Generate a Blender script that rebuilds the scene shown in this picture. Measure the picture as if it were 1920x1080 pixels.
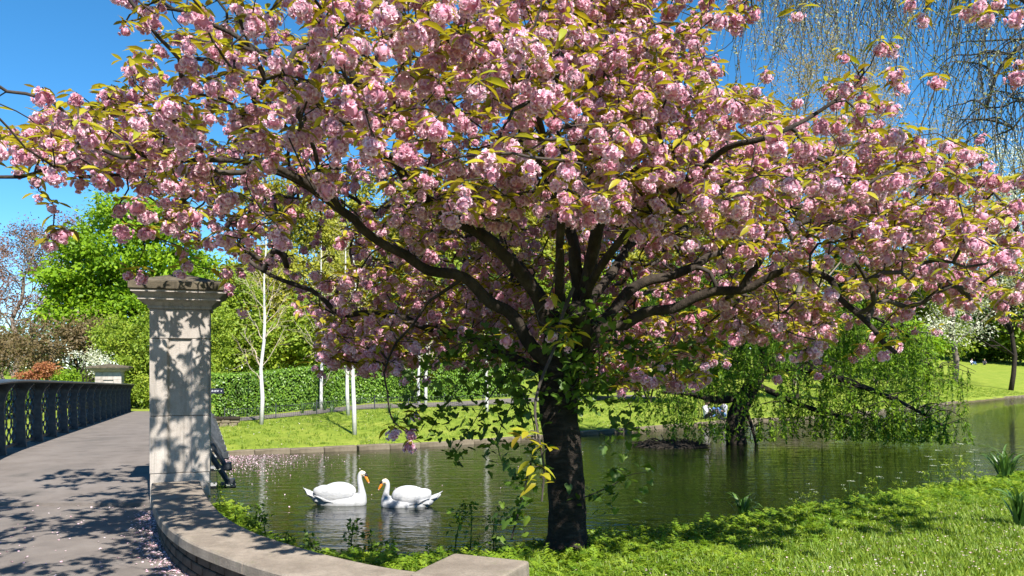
import bpy, bmesh, math, random
import numpy as np
from mathutils import Vector, Matrix, Euler

for o in list(bpy.data.objects):
    bpy.data.objects.remove(o)
SC = bpy.context.scene
COL = SC.collection
R = math.radians

# ------------------------------------------------------------------ camera
CAM_Z = 2.4            # metres above the lake's surface (z = 0)
FPX, CX, HY = 1500.0, 960.0, 690.0
cam_d = bpy.data.cameras.new('camera')
cam_d.sensor_width = 36.0
cam_d.lens = FPX / 1920.0 * 36.0
cam_d.shift_y = (HY - 540.0) / 1920.0
cam_d.clip_start = 0.05
cam_d.clip_end = 3000.0
cam = bpy.data.objects.new('camera', cam_d)
cam.location = (0, 0, CAM_Z)
cam.rotation_euler = (R(90), 0, 0)
COL.objects.link(cam)
SC.camera = cam

# ------------------------------------------------------------------ light
SUN_DIR = Vector((0.43, -0.903, 0)).normalized()      # horizontal direction towards the sun
SUN_EL = R(48)
world = bpy.data.worlds.new('World')
SC.world = world
world.use_nodes = True
wn = world.node_tree
bg = wn.nodes['Background']
sky = wn.nodes.new('ShaderNodeTexSky')
sky.sky_type = 'NISHITA'
sky.sun_disc = False
sky.sun_elevation = SUN_EL
sky.sun_rotation = math.atan2(SUN_DIR.x, SUN_DIR.y)
sky.altitude = 2800
sky.air_density = 1.0
sky.dust_density = 0.1
sky.ozone_density = 4.0
hsv = wn.nodes.new('ShaderNodeHueSaturation')
hsv.inputs['Saturation'].default_value = 1.24
hsv.inputs['Hue'].default_value = 0.491
wn.links.new(sky.outputs[0], hsv.inputs['Color'])
wn.links.new(hsv.outputs[0], bg.inputs['Color'])
bg.inputs['Strength'].default_value = 0.092
sd = bpy.data.lights.new('sun', 'SUN')
sd.energy = 4.8
sd.angle = R(0.53)
sd.color = (1.0, 0.95, 0.87)
sun = bpy.data.objects.new('sun', sd)
sv = Vector((SUN_DIR.x * math.cos(SUN_EL), SUN_DIR.y * math.cos(SUN_EL), math.sin(SUN_EL)))
sun.rotation_euler = (-sv).to_track_quat('-Z', 'Y').to_euler()
sun.location = (20, -20, 30)
COL.objects.link(sun)

SC.view_settings.view_transform = 'Standard'
SC.view_settings.look = 'None'
SC.view_settings.gamma = 1.0
SC.view_settings.exposure = 1.3
SC.view_settings.use_curve_mapping = False
SC.render.engine = 'CYCLES'
SC.cycles.max_bounces = 8
SC.cycles.diffuse_bounces = 4
SC.cycles.glossy_bounces = 3
SC.cycles.transmission_bounces = 3
SC.cycles.transparent_max_bounces = 8
SC.cycles.sample_clamp_indirect = 8.0
SC.cycles.caustics_reflective = False
SC.cycles.caustics_refractive = False

# ------------------------------------------------------------------ helpers
def P(px, py, d):
    """photo pixel + distance along the view axis -> world point"""
    return Vector(((px - CX) / FPX * d, d, CAM_Z + (HY - py) / FPX * d))

def proj(p):
    p = np.asarray(p)
    return CX + p[..., 0] / p[..., 1] * FPX, HY - (p[..., 2] - CAM_Z) / p[..., 1] * FPX

def tag(o, label=None, cat=None, group=None, kind=None):
    if label: o['label'] = label
    if cat: o['category'] = cat
    if group: o['group'] = group
    if kind: o['kind'] = kind
    return o

def empty(name, loc=(0, 0, 0), rz=0.0):
    o = bpy.data.objects.new(name, None)
    o.empty_display_size = 0.2
    o.location = loc
    o.rotation_euler = (0, 0, rz)
    COL.objects.link(o)
    return o

def mesh_np(name, verts, faces, attrs=None, smooth=False):
    """fast mesh from arrays; faces is (M,4) or (M,3), attrs maps name -> per-vertex floats"""
    verts = np.asarray(verts, dtype=np.float32).reshape(-1, 3)
    faces = np.asarray(faces, dtype=np.int32)
    m = bpy.data.meshes.new(name)
    k = faces.shape[1]
    m.vertices.add(len(verts))
    m.vertices.foreach_set('co', verts.ravel())
    m.loops.add(faces.size)
    m.loops.foreach_set('vertex_index', faces.ravel())
    m.polygons.add(len(faces))
    m.polygons.foreach_set('loop_start', np.arange(0, faces.size, k, dtype=np.int32))
    if smooth:
        m.polygons.foreach_set('use_smooth', np.ones(len(faces), dtype=bool))
    if attrs:
        for n, a in attrs.items():
            at = m.attributes.new(n, 'FLOAT', 'POINT')
            at.data.foreach_set('value', np.asarray(a, dtype=np.float32))
    m.update(calc_edges=True)
    return m

def link(name, mesh, material=None, parent=None):
    o = bpy.data.objects.new(name, mesh)
    if material is not None and mesh is not None and len(mesh.materials) == 0:
        mesh.materials.append(material)
    COL.objects.link(o)
    if parent is not None:
        o.parent = parent
    return o

class MB:
    """collects boxes, tubes and lofts; build() makes ONE mesh object of them"""
    def __init__(self):
        self.v = []; self.f = []
    def add(self, vs, fs):
        n = len(self.v)
        self.v.extend([tuple(v) for v in vs])
        self.f.extend([tuple(i + n for i in f) for f in fs])
        return self
    def box(self, c, s, rz=0.0, M=None):
        x, y, z = s[0] / 2, s[1] / 2, s[2] / 2
        vs = [(-x, -y, -z), (x, -y, -z), (x, y, -z), (-x, y, -z), (-x, -y, z), (x, -y, z), (x, y, z), (-x, y, z)]
        if M is None: M = Matrix.Rotation(rz, 4, 'Z')
        c = Vector(c)
        return self.add([c + M @ Vector(v) for v in vs],
                 [(0, 3, 2, 1), (4, 5, 6, 7), (0, 1, 5, 4), (1, 2, 6, 5), (2, 3, 7, 6), (3, 0, 4, 7)])
    def rings(self, rings, cap=True):
        k = len(rings[0]); vs = [p for r in rings for p in r]; fs = []
        for i in range(len(rings) - 1):
            for j in range(k):
                a = i * k + j; b = i * k + (j + 1) % k
                fs.append((a, b, b + k, a + k))
        if cap:
            fs.append(tuple(range(k - 1, -1, -1)))
            fs.append(tuple((len(rings) - 1) * k + j for j in range(k)))
        return self.add(vs, fs)
    def tube(self, pts, rad, sides=6, cap=True, flat=1.0, wob=0.0, rng=None):
        pts = [Vector(p) for p in pts]
        n = len(pts)
        if not hasattr(rad, '__len__'): rad = [rad] * n
        ref = None; rings = []
        for i in range(n):
            t = (pts[min(i + 1, n - 1)] - pts[max(i - 1, 0)])
            if t.length < 1e-9: t = Vector((0, 0, 1))
            t.normalize()
            if ref is None:
                ref = Vector((1, 0, 0)) if abs(t.x) < 0.8 else Vector((0, 1, 0))
            ref = (ref - t * ref.dot(t))
            if ref.length < 1e-6: ref = t.orthogonal()
            ref.normalize()
            b = t.cross(ref)
            ring = []
            for j in range(sides):
                a = 2 * math.pi * j / sides
                r = rad[i] * (1 + (rng.uniform(-wob, wob) if rng else 0))
                ring.append(pts[i] + ref * (math.cos(a) * r) + b * (math.sin(a) * r * flat))
            rings.append(ring)
        return self.rings(rings, cap)
    def build(self, name, material, parent=None, smooth=False):
        m = bpy.data.meshes.new(name)
        m.from_pydata(self.v, [], self.f)
        if smooth: m.polygons.foreach_set('use_smooth', [True] * len(m.polygons))
        m.update()
        return link(name, m, material, parent)

def bevel_box_mesh(name, size, bev=0.01, seg=1, jitter=0.0, seed=0):
    bm = bmesh.new()
    bmesh.ops.create_cube(bm, size=1.0)
    rnd = random.Random(seed)
    for v in bm.verts:
        v.co = Vector((v.co.x * size[0], v.co.y * size[1], v.co.z * size[2]))
        v.co += Vector((rnd.uniform(-jitter, jitter) for _ in range(3)))
    bmesh.ops.bevel(bm, geom=list(bm.edges), offset=bev, segments=seg, affect='EDGES', profile=0.6)
    m = bpy.data.meshes.new(name); bm.to_mesh(m); bm.free()
    return m

def norm(a):
    return a / np.maximum(np.linalg.norm(a, axis=-1, keepdims=True), 1e-9)

def kite_leaves(c, axis, nrm, length, width, fold=0.15):
    """one kite-shaped quad per leaf, lightly folded; returns verts, faces"""
    n = len(c)
    axis = norm(axis); side = norm(np.cross(nrm, axis)); up = np.cross(axis, side)
    L = length[:, None]; W = width[:, None]
    v = np.empty((n, 4, 3), dtype=np.float32)
    v[:, 0] = c
    v[:, 1] = c + axis * L * 0.45 + side * W * 0.5 + up * W * fold
    v[:, 2] = c + axis * L - up * L * 0.12
    v[:, 3] = c + axis * L * 0.45 - side * W * 0.5 + up * W * fold
    f = np.arange(n * 4, dtype=np.int32).reshape(n, 4)
    return v.reshape(-1, 3), f

# ------------------------------------------------------------------ materials
def new_mat(name):
    m = bpy.data.materials.new(name); m.use_nodes = True
    nt = m.node_tree
    return m, nt, nt.nodes['Principled BSDF'], nt.nodes['Material Output']

def nd(nt, typ, **kw):
    n = nt.nodes.new(typ)
    for k, v in kw.items():
        if k in ('operation', 'blend_type', 'attribute_name', 'attribute_type', 'noise_dimensions', 'feature', 'distance', 'wave_type', 'bands_direction', 'data_type'):
            setattr(n, k, v)
        else:
            n.inputs[k].default_value = v
    return n

def ramp(nt, fac, stops):
    r = nt.nodes.new('ShaderNodeValToRGB')
    e = r.color_ramp.elements
    while len(e) < len(stops): e.new(0.5)
    for el, (p, c) in zip(e, stops):
        el.position = p; el.color = (c[0], c[1], c[2], 1)
    nt.links.new(fac, r.inputs[0])
    return r.outputs[0]

def coords(nt, scale=(1, 1, 1), kind='Object'):
    tc = nt.nodes.new('ShaderNodeTexCoord')
    mp = nt.nodes.new('ShaderNodeMapping')
    mp.inputs['Scale'].default_value = scale
    nt.links.new(tc.outputs[kind], mp.inputs[0])
    return mp.outputs[0]

def noise(nt, vec, scale, detail=4.0, rough=0.55, dist=0.0):
    n = nd(nt, 'ShaderNodeTexNoise', Scale=scale, Detail=detail, Roughness=rough, Distortion=dist)
    nt.links.new(vec, n.inputs['Vector'])
    return n.outputs[0]

def mixc(nt, fac, a, b, mode='MIX'):
    m = nt.nodes.new('ShaderNodeMixRGB'); m.blend_type = mode
    for s, v in ((0, fac), (1, a), (2, b)):
        if hasattr(v, 'links') or isinstance(v, bpy.types.NodeSocket): nt.links.new(v, m.inputs[s])
        elif s == 0: m.inputs[0].default_value = v
        else: m.inputs[s].default_value = (v[0], v[1], v[2], 1)
    return m.outputs[0]

def bump(nt, h, strength, dist, normal_in):
    b = nd(nt, 'ShaderNodeBump', Strength=strength, Distance=dist)
    nt.links.new(h, b.inputs['Height'])
    nt.links.new(b.outputs[0], normal_in)
    return b

def mottled(name, cols, scale=6.0, rough=0.85, bump_s=0.4, bump_d=0.01, fine=60.0, stretch=(1, 1, 1), kind='Object', stain=None):
    m, nt, b, out = new_mat(name)
    v = coords(nt, stretch, kind)
    n1 = noise(nt, v, scale, 6, 0.62)
    k = len(cols)
    c = ramp(nt, n1, [(0.28 + 0.44 * i / max(1, k - 1), cc) for i, cc in enumerate(cols)])
    n2 = noise(nt, v, fine, 3, 0.6)
    c = mixc(nt, 0.35, c, ramp(nt, n2, [(0.3, (0.45, 0.45, 0.45)), (0.7, (1, 1, 1))]), 'MULTIPLY')
    if stain:
        n3 = noise(nt, v, stain[0], 5, 0.6)
        c = mixc(nt, ramp(nt, n3, [(stain[2], (0, 0, 0)), (stain[2] + 0.14, (1, 1, 1))]), c, stain[1])
    nt.links.new(c, b.inputs['Base Color'])
    b.inputs['Roughness'].default_value = rough
    b.inputs['Specular IOR Level'].default_value = 0.25
    h = mixc(nt, 0.5, n1, n2)
    bump(nt, h, bump_s, bump_d, b.inputs['Normal'])
    return m

def weathered(name, cols, scale, streak, edge, seed=0.0):
    """cut stone: each block its own tone, rain streaks, lichen blotches"""
    m, nt, b, out = new_mat(name)
    oi = nt.nodes.new('ShaderNodeObjectInfo')
    v = coords(nt, (1, 1, 1))
    n1 = noise(nt, v, scale, 7, 0.65)
    c = ramp(nt, n1, [(0.28, cols[0]), (0.5, cols[1]), (0.72, cols[2])])
    c = mixc(nt, 1.0, c, ramp(nt, oi.outputs['Random'], [(0.0, (0.82, 0.80, 0.78)), (1.0, (1.04, 1.02, 1.0))]), 'MULTIPLY')
    st = noise(nt, coords(nt, (9, 9, 0.55)), 1.6, 5, 0.65)
    c = mixc(nt, ramp(nt, st, [(0.50, (0, 0, 0)), (0.72, (.75, .75, .75))]), c, streak)
    n3 = noise(nt, v, 7.0, 6, 0.7, 0.8)
    c = mixc(nt, ramp(nt, n3, [(0.58, (0, 0, 0)), (0.70, (.8, .8, .8))]), c, edge)
    n2 = noise(nt, v, 90, 3, 0.6)
    c = mixc(nt, 0.4, c, ramp(nt, n2, [(0.3, (0.5, 0.5, 0.5)), (0.65, (1, 1, 1))]), 'MULTIPLY')
    nt.links.new(c, b.inputs['Base Color'])
    b.inputs['Roughness'].default_value = 0.92; b.inputs['Specular IOR Level'].default_value = 0.2
    bump(nt, mixc(nt, 0.45, n1, n2), 0.7, 0.012, b.inputs['Normal'])
    return m

def leaf_mat(name, cols, trans=0.35, rough=0.5, spec=0.25, source='rnd', tcol=None):
    """foliage: colour from a per-leaf random value, light passes through"""
    m, nt, b, out = new_mat(name)
    if source == 'rnd':
        a = nd(nt, 'ShaderNodeAttribute', attribute_name='rnd'); fac = a.outputs['Fac']
    else:
        a = nt.nodes.new('ShaderNodeObjectInfo'); fac = a.outputs['Random']
    k = len(cols)
    c = ramp(nt, fac, [(i / max(1, k - 1), cc) for i, cc in enumerate(cols)])
    nt.links.new(c, b.inputs['Base Color'])
    b.inputs['Roughness'].default_value = rough
    b.inputs['Specular IOR Level'].default_value = spec
    t = nt.nodes.new('ShaderNodeBsdfTranslucent')
    tc = mixc(nt, 1.0, c, tcol or (1.25, 1.2, 0.6), 'MULTIPLY')
    nt.links.new(tc, t.inputs['Color'])
    mx = nt.nodes.new('ShaderNodeMixShader'); mx.inputs[0].default_value = trans
    nt.links.new(b.outputs[0], mx.inputs[1]); nt.links.new(t.outputs[0], mx.inputs[2])
    nt.links.new(mx.outputs[0], out.inputs['Surface'])
    return m

def plain(name, col, rough=0.5, metallic=0.0, spec=0.5):
    m, nt, b, out = new_mat(name)
    b.inputs['Base Color'].default_value = (*col, 1)
    b.inputs['Roughness'].default_value = rough
    b.inputs['Metallic'].default_value = metallic
    b.inputs['Specular IOR Level'].default_value = spec
    return m

M = {}
M['stone'] = mottled('stone', [(0.26, 0.222, 0.19), (0.38, 0.335, 0.295), (0.46, 0.415, 0.375)], 3.0, 0.9, 0.35, 0.006, 70, stain=(2.2, (0.20, 0.175, 0.14), 0.62))
M['cap_stone'] = mottled('cap_stone', [(0.06, 0.05, 0.035), (0.12, 0.10, 0.07), (0.22, 0.185, 0.14)], 4.0, 0.92, 0.5, 0.008, 60, stain=(3.0, (0.045, 0.045, 0.03), 0.56))
M['coping'] = mottled('coping', [(0.15, 0.118, 0.088), (0.225, 0.18, 0.138), (0.29, 0.24, 0.19)], 5.0, 0.92, 0.5, 0.006, 90, stain=(3.5, (0.15, 0.13, 0.09), 0.6))
M['brick'] = mottled('brick', [(0.035, 0.028, 0.022), (0.065, 0.05, 0.038), (0.10, 0.08, 0.06)], 9.0, 0.95, 0.5, 0.006, 80)
M['stone'] = weathered('stone', [(0.28, 0.25, 0.222), (0.41, 0.375, 0.342), (0.48, 0.445, 0.41)], 3.0, (0.19, 0.172, 0.15), (0.25, 0.235, 0.19))
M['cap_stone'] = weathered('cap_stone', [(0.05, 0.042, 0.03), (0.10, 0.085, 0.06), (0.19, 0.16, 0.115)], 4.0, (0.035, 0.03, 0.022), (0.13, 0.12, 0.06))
M['coping'] = weathered('coping', [(0.17, 0.142, 0.115), (0.26, 0.222, 0.182), (0.34, 0.295, 0.245)], 4.0, (0.17, 0.145, 0.115), (0.18, 0.165, 0.11))
M['trunk_bark'] = mottled('trunk_bark', [(0.008, 0.006, 0.005), (0.026, 0.019, 0.014), (0.07, 0.054, 0.042)], 5.0, 0.95, 1.0, 0.05, 30, stretch=(1.2, 1.2, 4.5))
M['grey_twig'] = plain('grey_twig', (0.085, 0.075, 0.065), 0.9, 0, 0.1)
M['mortar'] = mottled('mortar', [(0.08, 0.07, 0.055), (0.14, 0.12, 0.10)], 12.0, 0.95, 0.3, 0.004, 80)
M['asphalt'] = mottled('asphalt', [(0.125, 0.107, 0.094), (0.175, 0.15, 0.132), (0.21, 0.183, 0.163)], 2.6, 0.93, 1.0, 0.012, 120, stain=(1.3, (0.10, 0.088, 0.078), 0.54))
M['iron'] = mottled('iron', [(0.03, 0.034, 0.037), (0.05, 0.055, 0.06), (0.085, 0.09, 0.095)], 12.0, 0.42, 0.15, 0.002, 90)
M['bark'] = mottled('bark', [(0.012, 0.009, 0.007), (0.032, 0.024, 0.018), (0.065, 0.05, 0.038)], 9.0, 0.95, 1.0, 0.03, 45, stretch=(1, 1, 0.55))
M['twig'] = mottled('twig', [(0.022, 0.017, 0.014), (0.045, 0.036, 0.03), (0.10, 0.082, 0.07)], 5.0, 0.9, 0.3, 0.004, 50)
M['dark_bark'] = mottled('dark_bark', [(0.018, 0.014, 0.010), (0.045, 0.035, 0.026)], 6.0, 0.95, 0.6, 0.02, 40)
M['pale_bark'] = mottled('pale_bark', [(0.16, 0.12, 0.095), (0.27, 0.22, 0.18)], 4.0, 0.9, 0.4, 0.01, 40)
M['birch_bark'] = mottled('birch_bark', [(0.44, 0.42, 0.39), (0.56, 0.545, 0.52), (0.62, 0.605, 0.59)], 7.0, 0.75, 0.3, 0.004, 50, stretch=(1, 1, 3.0), stain=(11.0, (0.14, 0.11, 0.09), 0.61))
M['birch_twig'] = plain('birch_twig', (0.40, 0.32, 0.25), 0.8)
M['swan_white'] = mottled('swan_white', [(0.36, 0.37, 0.39), (0.44, 0.445, 0.455), (0.48, 0.48, 0.48)], 7.0, 0.7, 0.6, 0.012, 38, stretch=(0.5, 1.6, 1.6))
M['swan_buff'] = plain('swan_buff', (0.72, 0.60, 0.45), 0.7, 0, 0.2)
M['bill'] = plain('bill', (0.75, 0.22, 0.02), 0.4)
M['bill_tip'] = plain('bill_tip', (0.60, 0.33, 0.25), 0.4)
M['black'] = plain('black', (0.012, 0.012, 0.014), 0.4)
M['white_paint'] = plain('white_paint', (0.75, 0.75, 0.76), 0.5)
M['skin'] = plain('skin', (0.55, 0.32, 0.23), 0.5)
M['jeans'] = plain('jeans', (0.06, 0.14, 0.33), 0.85)
M['grey_shirt'] = plain('grey_shirt', (0.36, 0.37, 0.40), 0.85)
M['pale_shirt'] = plain('pale_shirt', (0.62, 0.60, 0.66), 0.85)
M['dark_cloth'] = plain('dark_cloth', (0.03, 0.03, 0.04), 0.85)
M['brown_hair'] = plain('brown_hair', (0.05, 0.03, 0.02), 0.7)
M['fair_hair'] = plain('fair_hair', (0.38, 0.25, 0.12), 0.7)
M['petal_fallen'] = leaf_mat('petal_fallen', [(0.62, 0.34, 0.42), (0.76, 0.55, 0.60), (0.78, 0.68, 0.70)], 0.2, 0.6, 0.2, tcol=(1, .9, .95))
# cherry foliage
M['cherry_leaf'] = leaf_mat('cherry_leaf', [(0.19, 0.145, 0.014), (0.31, 0.27, 0.018), (0.41, 0.37, 0.03), (0.29, 0.32, 0.028)], 0.42, 0.42, 0.4, source='obj', tcol=(1.3, 1.2, 0.5))
M['vine_leaf'] = leaf_mat('vine_leaf', [(0.045, 0.085, 0.012), (0.075, 0.14, 0.016), (0.12, 0.18, 0.02)], 0.35, 0.45, 0.35, source='obj')

def blossom_mat():
    m, nt, b, out = new_mat('blossom')
    a = nd(nt, 'ShaderNodeAttribute', attribute_name='tip')
    oi = nt.nodes.new('ShaderNodeObjectInfo')
    c1 = ramp(nt, a.outputs['Fac'], [(0.0, (0.68, 0.30, 0.44)), (0.5, (0.84, 0.56, 0.665)), (1.0, (0.91, 0.765, 0.825))])
    c2 = ramp(nt, oi.outputs['Random'], [(0.0, (0.88, 0.70, 0.74)), (0.35, (1.0, 0.90, 0.93)), (0.7, (1.0, 1.0, 0.98)), (1.0, (1.0, 1.0, 1.0))])
    c = mixc(nt, 1.0, c1, c2, 'MULTIPLY')
    nt.links.new(c, b.inputs['Base Color'])
    b.inputs['Roughness'].default_value = 0.6
    b.inputs['Specular IOR Level'].default_value = 0.15
    t = nt.nodes.new('ShaderNodeBsdfTranslucent')
    nt.links.new(mixc(nt, 1.0, c, (1.0, 0.86, 0.95), 'MULTIPLY'), t.inputs['Color'])
    mx = nt.nodes.new('ShaderNodeMixShader'); mx.inputs[0].default_value = 0.45
    nt.links.new(b.outputs[0], mx.inputs[1]); nt.links.new(t.outputs[0], mx.inputs[2])
    nt.links.new(mx.outputs[0], out.inputs['Surface'])
    return m
M['blossom'] = blossom_mat()

def water_mat():
    m, nt, b, out = new_mat('water')
    v = coords(nt, (1, 1, 1))
    n0 = noise(nt, v, 0.25, 3, 0.5)
    c = ramp(nt, n0, [(0.35, (0.005, 0.009, 0.002)), (0.65, (0.011, 0.015, 0.004))])
    nt.links.new(c, b.inputs['Base Color'])
    b.inputs['Roughness'].default_value = 0.015
    b.inputs['IOR'].default_value = 1.33
    b.inputs['Specular IOR Level'].default_value = 0.62
    w1 = noise(nt, coords(nt, (0.5, 1.7, 1)), 2.1, 3, 0.5, 0.5)
    w2 = noise(nt, coords(nt, (0.9, 3.2, 1)), 4.5, 2, 0.5, 0.3)
    h = mixc(nt, 0.25, w1, w2)
    bump(nt, h, 1.0, 0.025, b.inputs['Normal'])
    return m
M['water'] = water_mat()

def ground_mat():
    m, nt, b, out = new_mat('lawn_ground')
    v = coords(nt, (1, 1, 1))
    n1 = noise(nt, v, 0.8, 7, 0.68)
    n2 = noise(nt, v, 7.0, 6, 0.72)
    n3 = noise(nt, coords(nt, (1, 1, 1)), 60.0, 3, 0.6)
    c = ramp(nt, n1, [(0.3, (0.14, 0.205, 0.024)), (0.5, (0.21, 0.265, 0.034)), (0.7, (0.29, 0.315, 0.055))])
    c = mixc(nt, 0.55, c, ramp(nt, n2, [(0.3, (0.42, 0.48, 0.4)), (0.55, (1, 1, 1)), (0.75, (1.2, 1.12, 1.0))]), 'MULTIPLY')
    c = mixc(nt, 0.45, c, ramp(nt, n3, [(0.35, (0.45, 0.5, 0.4)), (0.6, (1, 1, 1))]), 'MULTIPLY')
    g = nt.nodes.new('ShaderNodeNewGeometry'); s = nt.nodes.new('ShaderNodeSeparateXYZ')
    nt.links.new(g.outputs['Position'], s.inputs[0])
    soil = ramp(nt, n2, [(0.3, (0.06, 0.045, 0.028)), (0.7, (0.12, 0.095, 0.06))])
    c = mixc(nt, ramp(nt, s.outputs['Z'], [(0.04, (1, 1, 1)), (0.12, (0, 0, 0))]), c, soil)
    nt.links.new(c, b.inputs['Base Color'])
    b.inputs['Roughness'].default_value = 0.95
    b.inputs['Specular IOR Level'].default_value = 0.1
    bump(nt, mixc(nt, 0.5, n2, n3), 0.8, 0.05, b.inputs['Normal'])
    return m
M['ground'] = ground_mat()

# ------------------------------------------------------------------ scattered "stuff" through geometry nodes
def scatter(name, pts, rots, scales, protos, index=None, parent=None):
    """points that carry instances of the prototype meshes (for what nobody could count)"""
    pts = np.asarray(pts, dtype=np.float32)
    m = bpy.data.meshes.new(name)
    m.vertices.add(len(pts)); m.vertices.foreach_set('co', pts.ravel())
    a = m.attributes.new('rot', 'FLOAT_VECTOR', 'POINT'); a.data.foreach_set('vector', np.asarray(rots, dtype=np.float32).ravel())
    a = m.attributes.new('scl', 'FLOAT', 'POINT'); a.data.foreach_set('value', np.asarray(scales, dtype=np.float32))
    if index is None: index = np.arange(len(pts)) % len(protos)
    a = m.attributes.new('pick', 'INT', 'POINT'); a.data.foreach_set('value', np.asarray(index, dtype=np.int32))
    m.update()
    o = link(name, m, None, parent)
    o['kind'] = 'stuff'
    g = bpy.data.node_groups.new(name + '_nodes', 'GeometryNodeTree')
    g.interface.new_socket('Geometry', in_out='INPUT', socket_type='NodeSocketGeometry')
    g.interface.new_socket('Geometry', in_out='OUTPUT', socket_type='NodeSocketGeometry')
    gi = g.nodes.new('NodeGroupInput'); go = g.nodes.new('NodeGroupOutput')
    iop = g.nodes.new('GeometryNodeInstanceOnPoints')
    jg = g.nodes.new('GeometryNodeJoinGeometry')
    for pr in reversed(protos):
        oi = g.nodes.new('GeometryNodeObjectInfo')
        oi.inputs['Object'].default_value = pr
        oi.inputs['As Instance'].default_value = True
        g.links.new(oi.outputs['Geometry'], jg.inputs[0])
    def attr(n, t):
        x = g.nodes.new('GeometryNodeInputNamedAttribute'); x.data_type = t
        x.inputs['Name'].default_value = n
        return x.outputs['Attribute']
    e2r = g.nodes.new('FunctionNodeEulerToRotation')
    g.links.new(attr('rot', 'FLOAT_VECTOR'), e2r.inputs[0])
    g.links.new(gi.outputs[0], iop.inputs['Points'])
    g.links.new(jg.outputs[0], iop.inputs['Instance'])
    iop.inputs['Pick Instance'].default_value = True
    g.links.new(attr('pick', 'INT'), iop.inputs['Instance Index'])
    g.links.new(e2r.outputs[0], iop.inputs['Rotation'])
    g.links.new(attr('scl', 'FLOAT'), iop.inputs['Scale'])
    g.links.new(iop.outputs[0], go.inputs[0])
    md = o.modifiers.new('scatter', 'NODES'); md.node_group = g
    return o

def proto(name, mesh):
    """a shape that only the scatters use: never linked to the scene"""
    return bpy.data.objects.new(name, mesh)

def remeshed(mb_or_mesh, name, voxel, smooth_iter=4, decimate=None):
    """union of overlapping closed shapes as one continuous surface"""
    if isinstance(mb_or_mesh, MB):
        me = bpy.data.meshes.new(name); me.from_pydata(mb_or_mesh.v, [], mb_or_mesh.f)
    else:
        me = mb_or_mesh
    t = bpy.data.objects.new(name + '_tmp', me); COL.objects.link(t)
    r = t.modifiers.new('r', 'REMESH'); r.mode = 'VOXEL'; r.voxel_size = voxel
    s = t.modifiers.new('s', 'SMOOTH'); s.factor = 0.5; s.iterations = smooth_iter
    if decimate:
        dd = t.modifiers.new('d', 'DECIMATE'); dd.ratio = decimate
    dg = bpy.context.evaluated_depsgraph_get(); dg.update()
    out = bpy.data.meshes.new_from_object(t.evaluated_get(dg))
    out.name = name
    bpy.data.objects.remove(t)
    out.polygons.foreach_set('use_smooth', [True] * len(out.polygons))
    return out

def ellipsoid(mb, c, r, M=None, seg=16, ring=10):
    vs = [];
    for i in range(1, ring):
        a = math.pi * i / ring
        for j in range(seg):
            b = 2 * math.pi * j / seg
            vs.append(Vector((math.sin(a) * math.cos(b) * r[0], math.sin(a) * math.sin(b) * r[1], math.cos(a) * r[2])))
    vs.append(Vector((0, 0, r[2]))); vs.append(Vector((0, 0, -r[2])))
    fs = []
    for i in range(ring - 2):
        for j in range(seg):
            fs.append((i * seg + j, (i + 1) * seg + j, (i + 1) * seg + (j + 1) % seg, i * seg + (j + 1) % seg))
    t, bt = len(vs) - 2, len(vs) - 1
    for j in range(seg):
        fs.append((t, j, (j + 1) % seg))
        fs.append((bt, (ring - 2) * seg + (j + 1) % seg, (ring - 2) * seg + j))
    c = Vector(c)
    mb.add([c + (M @ v if M else v) for v in vs], fs)

def smooth_path(pts, step=0.1):
    """Catmull-Rom through the points, resampled about every `step` metres"""
    p = np.array(pts, dtype=float)
    if len(p) < 3:
        n = max(2, int(np.linalg.norm(p[-1] - p[0]) / step) + 1)
        return [tuple(p[0] + (p[-1] - p[0]) * t) for t in np.linspace(0, 1, n)]
    q = np.vstack([2 * p[0] - p[1], p, 2 * p[-1] - p[-2]])
    out = []
    for i in range(1, len(q) - 2):
        n = max(1, int(np.linalg.norm(q[i + 1] - q[i]) / step))
        for k in range(n):
            t = k / n
            out.append(0.5 * ((2 * q[i]) + (-q[i - 1] + q[i + 1]) * t + (2 * q[i - 1] - 5 * q[i] + 4 * q[i + 1] - q[i + 2]) * t * t + (-q[i - 1] + 3 * q[i] - 3 * q[i + 1] + q[i + 2]) * t ** 3))
    out.append(p[-1])
    return [tuple(a) for a in out]

# ------------------------------------------------------------------ ground and lake
NEAR = np.array([(-60, 2), (-30, 6.5), (-12, 8.2), (-7, 8.7), (-3.2, 9.0), (-2.55, 7.6), (-1.75, 6.65), (-0.9, 6.35), (-0.2, 6.6), (0.5, 7.1), (1.4, 7.55), (2.4, 8.2),
                 (4.3, 9.4), (7.3, 11.4), (14, 16), (30, 26), (70, 45), (130, 70)], float)
FAR = np.array([(-60, 12), (-40, 14.5), (-20, 18.4), (-11, 20.8), (-7.85, 21.8), (-1.87, 24.8), (4, 29.8), (10, 35.2), (15.6, 38.7), (27, 51), (41, 65), (70, 88), (130, 120)], float)
LAKE = np.vstack([NEAR, FAR[::-1]])

def seg_dist(px, py, poly):
    best = np.full(px.shape, 1e9)
    for i in range(len(poly) - 1):
        ax, ay = poly[i]; bx, by = poly[i + 1]
        dx, dy = bx - ax, by - ay
        t = np.clip(((px - ax) * dx + (py - ay) * dy) / (dx * dx + dy * dy), 0, 1)
        best = np.minimum(best, np.hypot(px - ax - t * dx, py - ay - t * dy))
    return best

def inside(px, py, poly):
    c = np.zeros(px.shape, bool)
    n = len(poly)
    for i in range(n):
        x1, y1 = poly[i]; x2, y2 = poly[(i + 1) % n]
        cond = ((y1 > py) != (y2 > py))
        with np.errstate(divide='ignore', invalid='ignore'):
            xi = (x2 - x1) * (py - y1) / (y2 - y1 + 1e-12) + x1
        c ^= cond & (px < xi)
    return c

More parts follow.
